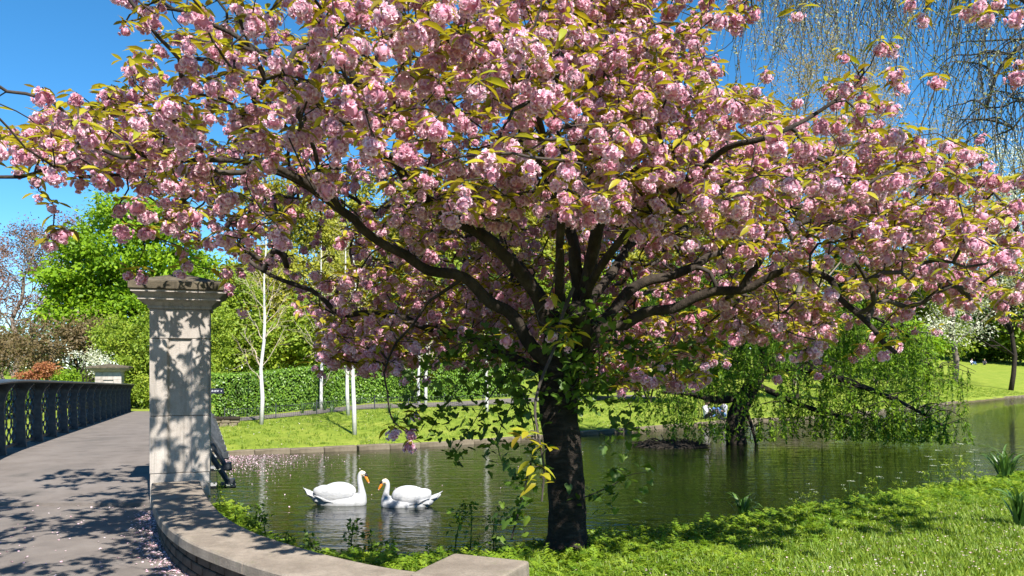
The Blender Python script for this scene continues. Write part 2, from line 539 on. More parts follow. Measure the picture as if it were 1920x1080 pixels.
def hump(x, y, s, ph=0.0):
    return np.sin(x * s + ph) * np.cos(y * s * 1.13 + ph * 1.7)

def ground_z(x, y):
    x = np.asarray(x, float); y = np.asarray(y, float)
    dn = seg_dist(x, y, NEAR); df = seg_dist(x, y, FAR)
    ins = inside(x, y, LAKE)
    near = dn < df
    zn = 0.92 + 0.035 * hump(x, y, 1.1) * np.clip(dn, 0, 1) + 0.02 * hump(x, y, 2.9, 1.0)
    zn = np.where((x < -1.4), 0.90, zn) - 0.10 * np.clip(1 - dn / 0.5, 0, 1)
    dd = np.minimum(df, 60)
    sl = np.interp(x, [-11, -6, 15, 35], [0.036, 0.075, 0.078, 0.115])
    zf = 0.12 + sl * dd - 0.00035 * dd * dd + 0.05 * hump(x, y, 0.45) * np.clip(df / 4, 0, 1)
    zi_n = np.maximum(0.82 - 1.15 * dn, -0.7)
    zi_f = np.maximum(-0.05 - 0.9 * df, -0.7)
    zi = np.where(near, zi_n, zi_f)
    return np.where(ins, zi, np.where(near, zn, zf))

def gz(x, y):
    return float(ground_z(np.array([x]), np.array([y]))[0])

def on_ground(px, py, d0=3.0, d1=200.0):
    """where the view ray through a photo pixel meets the ground"""
    d = np.linspace(d0, d1, 8000)
    x = (px - CX) / FPX * d; z = CAM_Z + (HY - py) / FPX * d
    g = ground_z(x, d)
    i = int(np.argmax(z <= g))
    return Vector((x[i], d[i], g[i]))

def axis_samples():
    xs = np.concatenate([-np.geomspace(900, 30, 40), np.arange(-29, -6, 0.5), np.arange(-6, 9, 0.14), np.arange(9, 45, 0.6), np.geomspace(46, 900, 45)])
    ys = np.concatenate([-np.geomspace(400, 6, 20), np.arange(-5.5, 4, 0.5), np.arange(4, 13, 0.14), np.arange(13, 75, 0.45), np.geomspace(76, 1400, 50)])
    return xs, ys

xs, ys = axis_samples()
GX, GY = np.meshgrid(xs, ys)
GZ = ground_z(GX, GY)
nx, ny = len(xs), len(ys)
idx = np.arange(nx * ny).reshape(ny, nx)
gf = np.stack([idx[:-1, :-1], idx[:-1, 1:], idx[1:, 1:], idx[1:, :-1]], -1).reshape(-1, 4)
ground = link('ground', mesh_np('ground', np.stack([GX, GY, GZ], -1).reshape(-1, 3), gf, smooth=True), M['ground'])
tag(ground, 'grassy park ground sloping gently down to the lake', 'ground', kind='structure')

wv = [(x, y, 0.0) for x, y in LAKE]
# the water sheet overlaps the banks a little so that it meets the ground everywhere
lake = MB(); 
wx = np.linspace(-62, 132, 98); wy = np.linspace(1, 122, 62)
wg = np.array([[(x, y, 0.0) for x in wx] for y in wy]).reshape(-1, 3)
wi = np.arange(len(wx) * len(wy)).reshape(len(wy), len(wx))
wf = np.stack([wi[:-1, :-1], wi[:-1, 1:], wi[1:, 1:], wi[1:, :-1]], -1).reshape(-1, 4)
water = link('lake_water', mesh_np('lake_water', wg, wf), M['water'])
tag(water, 'dark green rippled lake water reflecting trees', 'water', kind='structure')
# ------------------------------------------------------------------ curved low wall by the path
def resample(pts, step):
    p = np.array(smooth_path([(x, y, 0) for x, y in pts], 0.02))[:, :2]
    s = np.concatenate([[0], np.cumsum(np.linalg.norm(np.diff(p, axis=0), axis=1))])
    n = max(2, int(round(s[-1] / step)) + 1)
    t = np.linspace(0, s[-1], n)
    q = np.stack([np.interp(t, s, p[:, 0]), np.interp(t, s, p[:, 1])], -1)
    tan = np.gradient(q, axis=0); tan /= np.linalg.norm(tan, axis=1, keepdims=True)
    nrm = np.stack([-tan[:, 1], tan[:, 0]], -1)       # left of the travelling direction
    return q, tan, nrm, t

WALL_C = [(-3.58, 8.52), (-3.20, 7.66), (-2.80, 6.85), (-2.46, 6.25), (-2.15, 5.80), (-1.87, 5.47), (-1.38, 4.99), (-0.90, 4.62), (-0.50, 4.42)]
wq, wt, wnm, ws = resample(WALL_C, 0.02)
wl = -wnm                                              # points to the path side (left going towards the camera is the lake)

def at_s(s):
    i = int(np.clip(round(s / 0.02), 0, len(wq) - 1))
    return wq[i], wt[i], wnm[i]

# ------------------------------------------------------------------ path and bridge deck
def xl(y): return -8.0 - 0.385 * (y - 12.5)
def xr(y): return -3.92 - 0.385 * (y - 8.9)
_dy = np.array(smooth_path([(8, .92, 0), (9, .965, 0), (10.5, 1.035, 0), (12.5, 1.062, 0), (15, 1.012, 0), (19, .918, 0), (26, .75, 0), (34.5, .55, 0)], .05))
def deck_z(y): return float(np.interp(y, _dy[:, 0], _dy[:, 1]))

pb = MB()
outer = wq + wl * 0.16
o_y = outer[::-1, 1]; o_x = outer[::-1, 0]
rows = []
for y in np.concatenate([np.arange(-8, 4.3, 0.6), np.arange(4.3, 8.62, 0.12), [8.62]]):
    if y < 4.3: xe = 5.2
    else: xe = float(np.interp(y, o_y, o_x))
    if y < 4.2: xe = 5.2
    xe = min(xe, 5.2)
    rows.append([(x, y, 0.915 + 0.006 * math.sin(x * 1.3 + y)) for x in np.linspace(-11, xe, 14)])
vs = [p for r in rows for p in r]; k = 14
pb.add(vs, [(i * k + j, i * k + j + 1, (i + 1) * k + j + 1, (i + 1) * k + j) for i in range(len(rows) - 1) for j in range(k - 1)])
path = pb.build('path', M['asphalt'], smooth=True)
tag(path, 'grey asphalt footpath leading onto the bridge', 'path', kind='structure')

db = MB()
rings = []
for y in np.linspace(8.60, 34.0, 80):
    z = deck_z(y) + 0.004
    a, b = xl(y) - 0.18, xr(y) + 0.14
    rings.append([(a, y, z), (b, y, z), (b, y + 0.0, z - 0.16), (a, y, z - 0.16)])
db.rings(rings)
deck = db.build('bridge_deck', M['asphalt'])
tag(deck, 'narrow grey asphalt footbridge deck crossing the lake', 'bridge', kind='structure')
# the deck's two side beams
for nm, fx, sgn in (('side_beam', xl, -1), ('side_beam', xr, 1)):
    mb = MB(); rr = []
    for y in np.linspace(8.75, 26.0, 30):
        z = deck_z(y) - 0.17
        x0 = fx(y) + sgn * 0.05; rr.append([(x0 - 0.06, y, z), (x0 + 0.06, y, z), (x0 + 0.06, y, z - 0.30), (x0 - 0.06, y, z - 0.30)])
    mb.rings(rr); mb.build(nm, M['iron'], deck)
mb = MB(); mb.box((-5.3, 8.72, 0.15), (3.6, 0.24, 1.3), R(0)); mb.build('abutment', M['stone'], deck)

# path along the far lawn, following the shore
def shore(s_off, x0, x1, step=0.5):
    q, tan, nrm, t = resample([tuple(p) for p in FAR], step)
    m = (q[:, 0] > x0) & (q[:, 0] < x1)
    return q[m] + nrm[m] * s_off, nrm[m], tan[m]
a, na, _ = shore(8.4, -14, 12); mb = MB(); rr = []
vs = []; 
for p, n in zip(a, na):
    for k in range(5):
        w = p + n * (k / 4 * 1.75)
        vs.append((w[0], w[1], gz(w[0], w[1]) + 0.025))
mb.add(vs, [(i * 5 + j, (i + 1) * 5 + j, (i + 1) * 5 + j + 1, i * 5 + j + 1)[::-1] for i in range(len(a) - 1) for j in range(4)])
tag(mb.build('far_path', M['asphalt'], smooth=True), 'pale grey footpath running along the clipped hedge', 'path', kind='structure')

# ------------------------------------------------------------------ lake edging stones on the far shore
edge = empty('lake_edging', (0, 0, 0)); tag(edge, 'low stone edging along the far shore', 'edging', kind='structure')
q, tan, nrm, t = resample([tuple(p) for p in FAR], 0.05)
M['edging'] = mottled('edging', [(0.09, 0.075, 0.05), (0.16, 0.13, 0.09), (0.22, 0.185, 0.13)], 3.0, 0.95, 0.5, 0.01, 50)
rnd = random.Random(5)
est = [bevel_box_mesh('edging_stone', (0.94, 0.30, 0.42), 0.018, 1, 0.012, s) for s in range(4)]
for e in est: e.materials.append(M['edging'])
s = 0.0
while s < t[-1]:
    i = int(np.clip(np.searchsorted(t, s), 0, len(q) - 1))
    if -20 < q[i, 0] < 52:
        o = link('edging_stone', est[rnd.randrange(4)], None, edge)
        o.location = (q[i, 0] + nrm[i, 0] * 0.1, q[i, 1] + nrm[i, 1] * 0.1, -0.075 + rnd.uniform(-0.012, 0.012))
        o.rotation_euler = (rnd.uniform(-.02, .02), rnd.uniform(-.012, .012), math.atan2(tan[i, 1], tan[i, 0]) + rnd.uniform(-.01, .01))
    s += 0.955

# ------------------------------------------------------------------ curved wall: coping stones, core and bricks
wall = empty('curved_wall', (-2.46, 6.25, 0.9)); tag(wall, 'low curved brick wall with weathered stone coping beside the path', 'wall')
WM = Matrix.Translation(Vector((2.46, -6.25, -0.9)))
def wl_pt(i, off, z): return Vector((wq[i, 0] + wl[i, 0] * off + 2.46, wq[i, 1] + wl[i, 1] * off - 6.25, z - 0.9))
joints = [0.10, 1.28, 2.42, 3.02, 4.05, ws[-1] - 0.005]
prof = [(0.235, 1.128), (0.235, 1.192), (0.225, 1.203), (-0.225, 1.203), (-0.235, 1.192), (-0.235, 1.128)]
for a, b in zip(joints[:-1], joints[1:]):
    i0, i1 = int(a / 0.02), int(b / 0.02)
    mb = MB(); rr = []
    ii = [i0] + list(range(i0 + 4, i1 - 2, 6)) + [i1]
    for n_, i in enumerate(ii):
        sh = 0.0
        f = i
        row = []
        for (o_, z) in prof:
            p = wl_pt(f, o_, z)
            if n_ == 0: p += Vector((wt[f, 0], wt[f, 1], 0)) * 0.004
            if n_ == len(ii) - 1: p -= Vector((wt[f, 0], wt[f, 1], 0)) * 0.004
            row.append(p)
        rr.append(row)
    mb.rings(rr); mb.build('coping_stone', M['coping'], wall)
mb = MB(); rr = []
for i in range(2, len(wq), 8):
    rr.append([wl_pt(i, .165, 0.80), wl_pt(i, .165, 1.124), wl_pt(i, -.165, 1.124), wl_pt(i, -.165, 0.80)])
mb.rings(rr); mb.build('wall_core', M['mortar'], wall)
bm_ = [bevel_box_mesh('brick', (0.212, 0.10, 0.064), 0.006, 1, 0.002, s) for s in range(3)]
for b_ in bm_: b_.materials.append(M['brick'])
for c in range(3):
    s = 0.05 + (c % 2) * 0.11
    while s < ws[-1] - 0.12:
        for side in (1, -1):
            i = int(s / 0.02)
            o = link('brick', bm_[rnd.randrange(3)], None, wall)
            o.location = wl_pt(i, side * (0.137 + rnd.uniform(0, .004)), 0.935 + c * 0.0735)
            o.rotation_euler = (0, 0, math.atan2(wt[i, 1], wt[i, 0]))
        s += 0.222

# end pier of the wall
pier = empty('wall_end_pier', (-0.228, 4.51, 0.9), R(-23.8)); tag(pier, 'square stone end block finishing the low curved wall beside cherry tree', 'pier')
o = link('cap_block', bevel_box_mesh('cap_block', (0.50, 0.52, 0.13), 0.022, 3, 0.004, 3), M['coping'], pier); o.location = (0, 0, 0.315)
o = link('pier_block', bevel_box_mesh('pier_block', (0.42, 0.44, 0.36), 0.01, 1, 0.004, 4), M['stone'], pier); o.location = (0, 0, 0.069)
# dark kerb stones at the lawn's edge, right of the pier
kerb = empty('lawn_kerb', (0.9, 4.45, 0.9)); tag(kerb, 'row of dark stone kerbs where lawn meets the asphalt', 'kerb')
for k in range(6):
    o = link('kerb_stone', bevel_box_mesh('kerb_stone', (0.78, 0.14, 0.25), 0.015, 2, 0.006, 30 + k), M['edging'], kerb)
    o.location = (-0.26 + k * 0.79, 0.0 - 0.012 * (k % 2), -0.062)

# ------------------------------------------------------------------ stone gateposts
def gatepost(name, loc, rz, h, z0, zs, label, capk=1.0, joints=()):
    """square stone post: plinth, blocks with a sunk panel, moulded cap; z0 base, zs top of the shaft (absolute)"""
    g = empty(name, (loc[0], loc[1], z0), rz); tag(g, label, 'gatepost')
    def prism(nm, poly, za, zb, mat):
        mb = MB()
        mb.rings([[(x, y, za - z0) for x, y in poly], [(x, y, zb - z0) for x, y in poly]])
        o = mb.build(nm, mat, g)
        bv = o.modifiers.new('bevel', 'BEVEL'); bv.width = 0.006 * h / 0.3; bv.segments = 2; bv.limit_method = 'ANGLE'
        return o
    sq = lambda s: [(-s, -s), (s, -s), (s, s), (-s, s)]
    r1, r2, dp = h * 0.42, h * 0.35, h * 0.90
    sunk = [(-h, -h), (-r1, -h), (-r2, -dp), (r2, -dp), (r1, -h), (h, -h), (h, h), (-h, h)]
    zz = [z0] + list(joints) + [zs]
    for k in range(len(zz) - 1):
        poly = sq(h * 0.985) if k == 0 else (sq(h) if k == len(zz) - 2 else sunk)
        prism('plinth' if k == 0 else 'shaft_block', poly, zz[k] + (0.003 if k else 0), zz[k + 1] - 0.002, M['stone'])
    def loft(nm, prof, mat):
        mb = MB()
        mb.rings([[(-s, -s, zs + z - z0), (s, -s, zs + z - z0), (s, s, zs + z - z0), (-s, s, zs + z - z0)] for s, z in prof])
        return mb.build(nm, mat, g)
    K = capk
    loft('cornice', [(h * 1.0, 0.0), (h * 1.05, .004 * K), (h * 1.07, .012 * K), (h * 1.07, .026 * K), (h * 1.05, .03 * K), (h * 1.09, .045 * K), (h * 1.17, .068 * K), (h * 1.27, .088 * K), (h * 1.30, .094 * K), (h * 1.36, .095 * K), (h * 1.36, .113 * K), (h * 1.33, .116 * K), (h * 1.36, .13 * K), (h * 1.42, .152 * K), (h * 1.50, .168 * K), (h * 1.56, .172 * K), (h * 1.56, .194 * K)], M['stone'])
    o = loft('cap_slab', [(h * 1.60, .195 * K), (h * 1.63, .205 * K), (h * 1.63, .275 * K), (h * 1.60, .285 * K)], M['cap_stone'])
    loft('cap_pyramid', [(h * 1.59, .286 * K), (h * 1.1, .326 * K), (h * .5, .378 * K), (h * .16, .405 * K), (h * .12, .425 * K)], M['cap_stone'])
    return g
gatepost('stone_gatepost', (-3.67, 8.885), R(19.4), 0.30, 0.86, 3.03, 'tall pale stone gatepost with moulded cap and sunk panel, dappled with shade', 1.0, (1.27, 1.884, 2.715))
fp = P(206, 700, 34.0)
gatepost('stone_gatepost', (fp.x, fp.y), R(19.4), 0.50, 0.45, 2.22, 'short stone gatepost at the far end of iron railing, below shrubs', 0.86, (1.2, 1.9))

# ------------------------------------------------------------------ bridge railings
BA = math.atan2(1.0, -0.385)                       # direction of the bridge axis
U = Vector((math.cos(BA), math.sin(BA), 0)); Wd = Vector((math.sin(BA), -math.cos(BA), 0))   # Wd points right, towards the lake in view
POST_STEP, RH = 1.5, 1.16
def railing_meshes():
    # post: broad iron blade with a bracket that sweeps inwards under the handrail (profile in w-z, thickness along u)
    prof = [(-0.05, 0.0), (0.15, 0.0), (0.135, 0.25), (0.12, 0.62), (0.122, 0.78), (0.14, 0.88), (0.175, 0.97), (0.225, 1.04), (0.26, 1.075), (0.26, 1.11), (-0.05, 1.11)]
    mb = MB(); t = 0.022
    mb.rings([[(-t, w, z) for w, z in prof], [(t, w, z) for w, z in prof]])
    post = bpy.data.meshes.new('post'); post.from_pydata(mb.v, [], mb.f); post.materials.append(M['iron'])
    mb = MB(); n = 4; L = POST_STEP - 0.08
    for c in range(n):
        x0 = -L / 2 + L * (c + 0.5) / n
        for sg in (1, -1):
            pts = [(x0 + sg * L / n * 0.5 * math.sin(k / 14 * math.pi * 4), 0.0 + sg * 0.008, 0.10 + k / 14 * 0.92) for k in range(15)]
            mb.tube(pts, 0.0125, 4)
        for k in range(5):
            mb.box((x0, 0, 0.10 + k * 0.23), (0.045, 0.04, 0.045), M=Matrix.Rotation(R(45), 4, 'Y'))
    mb.box((0, 0, 0.075), (L, 0.05, 0.045)); mb.box((0, 0, 1.05), (L, 0.05, 0.07))
    panel = bpy.data.meshes.new('lattice_panel'); panel.from_pydata(mb.v, [], mb.f); panel.materials.append(M['iron'])
    return post, panel
PM, LM = railing_meshes()
def railing(y0, y1, fx, sgn, label, stays=False, ov=1.0):
    p0 = Vector((fx(y0), y0, deck_z(y0)))
    r = empty('bridge_railing', p0); tag(r, label, 'railing', 'iron railings on the footbridge')
    L = (y1 - y0) / U.y; n = int(L / POST_STEP)
    def pos(s):
        y = y0 + s * U.y
        return Vector((fx(y), y, deck_z(y)))
    for i in range(n + 1):
        o = link('post', PM, None, r); o.location = pos(i * POST_STEP) - p0; o.rotation_euler = (0, 0, BA)
        o.scale = (1, (-1 if sgn > 0 else 1) * ov, 1)
        if i < n:
            a, b = pos(i * POST_STEP), pos((i + 1) * POST_STEP)
            o = link('lattice_panel', LM, None, r); o.location = (a + b) / 2 - p0
            o.rotation_euler = (0, -math.atan2(b.z - a.z, POST_STEP), BA)
    mb = MB(); rr = []
    for k in range(41):
        c = pos(n * POST_STEP * k / 40) - p0
        w = Wd * sgn
        rr.append([c + w * -0.10 + Vector((0, 0, 1.112)), c + w * 0.27 * ov + Vector((0, 0, 1.112)), c + w * 0.29 * ov + Vector((0, 0, 1.135)), c + w * 0.26 * ov + Vector((0, 0, 1.155)), c + w * -0.08 + Vector((0, 0, 1.165))])
    mb.rings(rr); mb.build('handrail', M['iron'], r)
    if stays:
        for i in range(0, n + 1):
            c = pos(i * POST_STEP) - p0; w = Wd
            mb = MB()
            mb.tube([c + w * 0.10 + Vector((0, 0, 1.05)), c + w * 0.40 + Vector((0, 0, .52)), c + w * 0.76 + Vector((0, 0, -0.08))], 0.038, 6)
            mb.tube([c + w * -0.1 + Vector((0, 0, -.09)), c + w * 0.84 + Vector((0, 0, -.10))], 0.045, 6)
            mb.box(c + w * 0.78 + Vector((0, 0, -.07)), (0.1, 0.1, 0.1), BA)
            mb.build('stay', M['iron'], r)
    return r
railing(9.4, 33.2, xl, 1, 'black iron lattice railing with broad posts and wide handrail, leading to short gatepost')
railing(9.9, 33.2, xr, -1, 'black iron railing with outward stays, largely hidden by the tall gatepost', True, 0.3)

# ------------------------------------------------------------------ swans
def swan(name, loc, rz, flip, label, nz=1.0, sc=1.0):
    g = empty(name, loc, rz); g.scale = (sc, sc, sc)
    tag(g, label, 'swan')
    s = 0.00137
    X = lambda zx: (zx - 490) * s
    mb = MB()
    RY = lambda a: Matrix.Rotation(R(a), 4, 'Y')
    ellipsoid(mb, (X(560), 0, 0.06), (0.43, 0.19, 0.17))
    ellipsoid(mb, (X(800), 0, 0.07), (0.155, 0.135, 0.15))
    ellipsoid(mb, (X(400), 0, 0.10), (0.30, 0.15, 0.14), RY(8))
    ellipsoid(mb, (X(220), 0, 0.15), (0.20, 0.07, 0.06), RY(30))
    neck = [(838, .10, .105), (850, .19, .078), (842, .28, .061), (830, .37, .052), (820, .45, .046), (819, .51, .043), (828, .555, .042), (848, .578, .043), (868, .565, .046), (884, .535, .038), (895, .51, .026)]
    neck = [(a, z * nz if z > .15 else z, r) for a, z, r in neck]
    mb.tube([(X(a), 0, z) for a, z, r in neck], [r for *_, r in neck], 12)
    body = remeshed(mb, 'body', 0.0125, 5)
    body.materials.append(M['swan_white']); body.materials.append(M['swan_buff'])
    hz = .545 * nz
    for p in body.polygons:
        c = p.center
        if c.z > hz - 0.035 * 1 and c.x > X(826): p.material_index = 1
    link('body', body, None, g)
    # folded, raised wings with overlapping feather blades
    for sd in (1, -1):
        wb = MB()
        ellipsoid(wb, (X(525), sd * 0.085, 0.215), (0.33, 0.11, 0.185), RY(-4) @ Matrix.Rotation(sd * R(-3), 4, 'Z'))
        ellipsoid(wb, (X(395), sd * 0.09, 0.215), (0.24, 0.085, 0.115), RY(14))
        for k in range(6):
            x0, z0_ = X(400 - k * 12), .20 - k * .024
            wb.tube([(x0, sd * .10, z0_), (x0 - .12, sd * (.115 - .004 * k), z0_ - .005), (X(235) - .02 + k * .018, sd * (.09), .215 - k * .022)], [.05, .035, .008], 8, flat=.45)
        wm = remeshed(wb, 'wing', 0.012, 4); wm.materials.append(M['swan_white'])
        wing = link('wing', wm, None, g)
        for k in range(4):       # the long flight feathers below
            fb = MB()
            fb.tube([(X(520 - k * 30), sd * .175, .075 + k * .012), (X(400 - k * 20), sd * (.172), .10 + k * .018), (X(300 - k * 22), sd * .13, .135 + k * .02)], [.02, .028, .006], 6, flat=.35)
            fb.build('flight_feather', M['swan_white'], wing, smooth=True)
    for k in range(7):
        a = (k - 3) / 3
        fb = MB()
        fb.tube([(X(250), a * .05, .14), (X(150), a * .075, .20 + .02 * (1 - a * a)), (X(70) + abs(a) * .09, a * .085, .30 - abs(a) * .05)], [.035, .032, .006], 6, flat=.4)
        fb.build('tail_feather', M['swan_white'], g, smooth=True)
    zb = .522 * nz
    mb = MB(); mb.tube([(X(885), 0, zb + .02), (X(897), 0, zb - .01), (X(915), 0, zb - .055), (X(932), 0, zb - .098), (X(943), 0, zb - .125)], [.026, .027, .023, .019, .008], 10, flat=.85)
    bill = mb.build('bill', M['bill'], g, smooth=True)
    mb = MB(); ellipsoid(mb, (X(940), 0, zb - .118), (.013, .013, .016)); mb.build('bill_tip', M['bill_tip'], bill, smooth=True)
    mb = MB(); ellipsoid(mb, (X(895), 0, zb + .022), (.037, .036, .027), RY(55)); ellipsoid(mb, (X(908), 0, zb + .006), (.026, .022, .028))
    mb.build('face_mask', M['black'], g, smooth=True)
    for sd in (1, -1):
        mb = MB(); ellipsoid(mb, (X(880), sd * .036, zb + .033), (.012, .006, .009)); mb.build('eye', M['black'], g, smooth=True)
    return g
p = P(637, 945, 14.1)
swan('swan', (p.x - .09, p.y, -0.015), R(-6), 1, 'white swan with neck held higher, tail towards the bridge, facing the other swan')
p = P(766, 949, 13.9)
swan('swan', (p.x + .06, p.y, -0.02), R(184), 1, 'white swan with lower bowed head, tail towards cherry trunk, facing the other swan', 0.87, 0.93)

# ------------------------------------------------------------------ people
def person(name, loc, rz, label, shirt, legs, hair, pose='sit', sc=1.0):
    g = empty(name, loc, rz); g.scale = (sc,) * 3; tag(g, label, 'person')
    caps = []     # (a, b, ra, rb, region)
    if pose == 'sit':            # sitting on the ground, knees drawn up, facing local -Y
        hip, ch, nk = (0, 0, .13), (0, .04, .45), (0, .03, .58)
        caps += [((0, 0, .12), (0, .03, .30), .155, .145, 's'), ((0, .03, .30), (0, .05, .47), .145, .165, 's'), ((0, .04, .5), (0, .02, .62), .055, .05, 'k')]
        for s_ in (1, -1):
            sh, el, ha = (s_ * .19, .04, .49), (s_ * .25, -.14, .30), (s_ * .10, -.36, .36)
            caps += [((s_ * .12, .04, .48), sh, .075, .07, 's'), (sh, el, .06, .045, 's'), (el, ha, .042, .03, 'k')]
            for f in range(4): caps.append((ha, (ha[0] - s_ * .05, ha[1] - .03 - .008 * f, ha[2] - .02 + .018 * f), .017, .010, 'k'))
            caps.append((ha, (ha[0] - s_ * .01, ha[1] - .05, ha[2] + .045), .015, .010, 'k'))
            kn, an, to = (s_ * .15, -.40, .42), (s_ * .13, -.62, .07), (s_ * .14, -.82, .04)
            caps += [((s_ * .09, 0, .12), kn, .10, .072, 'l'), (kn, an, .068, .045, 'l'), (an, to, .048, .034, 'h')]
        hc = Vector((0, 0, .735))
    else:
        caps += [((0, 0, .92), (0, 0, 1.12), .155, .14, 's'), ((0, 0, 1.12), (0, 0, 1.36), .14, .165, 's'), ((0, 0, 1.40), (0, 0, 1.52), .055, .05, 'k')]
        for s_ in (1, -1):
            sh, el, ha = (s_ * .19, 0, 1.40), (s_ * .24, .03, 1.12), (s_ * .22, -.06, .86)
            caps += [((s_ * .12, 0, 1.38), sh, .075, .07, 's'), (sh, el, .06, .045, 's'), (el, ha, .042, .03, 'k')]
            for f in range(5): caps.append((ha, (ha[0] - s_ * .02 + .0, ha[1] - .04 + .018 * f, ha[2] - .09 + .012 * abs(f - 2)), .016, .010, 'k'))
            caps += [((s_ * .09, 0, .92), (s_ * .10, -.02, .50), .10, .068, 'l'), ((s_ * .10, -.02, .50), (s_ * .11, .03, .08), .066, .045, 'l'), ((s_ * .11, .03, .06), (s_ * .13, -.16, .04), .045, .035, 'h')]
        hc = Vector((0, -.02, 1.64))
    mb = MB()
    for a, b, ra, rb, _ in caps:
        a, b = Vector(a), Vector(b); t = (b - a).normalized()
        mb.tube([a - t * ra * .9, a - t * ra * .5, a, b, b + t * rb * .5, b + t * rb * .9], [ra * .4, ra * .86, ra, rb, rb * .86, rb * .4], 10)
    ellipsoid(mb, hc, (.078, .098, .118)); ellipsoid(mb, hc + Vector((0, -.10, -.015)), (.016, .022, .026)); ellipsoid(mb, hc + Vector((0, -.06, -.08)), (.045, .045, .035))
    for s_ in (1, -1): ellipsoid(mb, hc + Vector((s_ * .08, .01, 0)), (.012, .022, .032))
    me = remeshed(mb, 'body', 0.013, 3)
    mats = {'s': shirt, 'k': M['skin'], 'l': legs, 'h': M['dark_cloth']}
    order = ['k', 's', 'l', 'h']
    for k_ in order: me.materials.append(mats[k_])
    ctr = np.array([p_.center[:] for p_ in me.polygons]); best = np.full(len(ctr), .10 ** 2 + 0); 
    d_head = np.linalg.norm((ctr - np.array(hc)) / np.array([.09, .11, .13]), axis=1) - 1
    bd = d_head * .1; bi = np.zeros(len(ctr), int)
    for a, b, ra, rb, rg in caps:
        a, b = np.array(a), np.array(b); ab = b - a
        t = np.clip(((ctr - a) @ ab) / (ab @ ab), 0, 1)
        d = np.linalg.norm(ctr - a - t[:, None] * ab, axis=1) - (ra + (rb - ra) * t)
        m_ = d < bd; bd[m_] = d[m_]; bi[m_] = order.index(rg)
    me.polygons.foreach_set('material_index', bi.astype(np.int32)); me.update()
    link('body', me, None, g)
    hb = MB(); ellipsoid(hb, hc + Vector((0, .022, .032)), (.09, .10, .108)); ellipsoid(hb, hc + Vector((0, .06, -.03)), (.075, .06, .09))
    hb.build('hair', hair, g, smooth=True)
    for s_ in (1, -1):
        eb = MB(); ellipsoid(eb, hc + Vector((s_ * .032, -.088, .012)), (.012, .008, .008)); eb.build('eye', M['black'], g, smooth=True)
    mo = MB(); mo.box(hc + Vector((0, -.098, -.055)), (.045, .012, .01)); mo.build('mouth', M['bill_tip'], g)
    return g
# ------------------------------------------------------------------ the flowering cherry
rg = np.random.default_rng(11)
TX, TY = 0.43, 6.55                                    # trunk axis
TZ = gz(TX, TY) - 0.06
CROWN_POLY = np.array([(-1500, -400), (-70, -300), (-70, 260), (-40, 290), (20, 245), (60, 215), (180, 190), (240, 170), (262, 100), (300, 75), (330, 40), (215, 5), (190, -60), (120, -90), (60, -1600), (1460, -1600),
    (1440, -40), (1400, 25), (1375, 100), (1400, 150), (1430, 180), (1500, 230), (1560, 205), (1640, 205), (1700, 275), (1800, 285), (1920, 325), (2300, 370), (2400, 640), (1940, 620),
    (1850, 605), (1760, 610), (1650, 660), (1560, 620), (1540, 705), (1480, 695), (1440, 650), (1380, 610), (1340, 680), (1310, 735), (1180, 745), (1110, 700), (1010, 650), (900, 640), (870, 700),
    (780, 700), (700, 720), (620, 660), (565, 575), (470, 535), (445, 560), (425, 490), (330, 455), (262, 480), (262, 440), (285, 385), (220, 330), (150, 325), (95, 330), (-40, 345), (-200, 430), (-1200, 480)], float)
WINDOW = np.array([(600, 420), (700, 375), (800, 400), (930, 400), (1020, 470), (1110, 560), (1140, 640), (1100, 760), (980, 740), (900, 650), (720, 600), (590, 560)], float)
WIN2 = np.array([(1100, 600), (1180, 530), (1330, 500), (1460, 470), (1600, 480), (1560, 580), (1400, 580), (1250, 610), (1130, 680)], float)

def rad_lim(phi):
    c, s = np.cos(phi), np.sin(phi)
    rx = np.where(c > 0, 5.0, 5.3); ry = np.where(s > 0, 3.6, np.where(c > 0, 2.2, 3.05 + 1.6 * np.clip(-c * 1.6 - .35, 0, 1)))
    return 1.0 / np.sqrt((c / rx) ** 2 + (s / ry) ** 2)

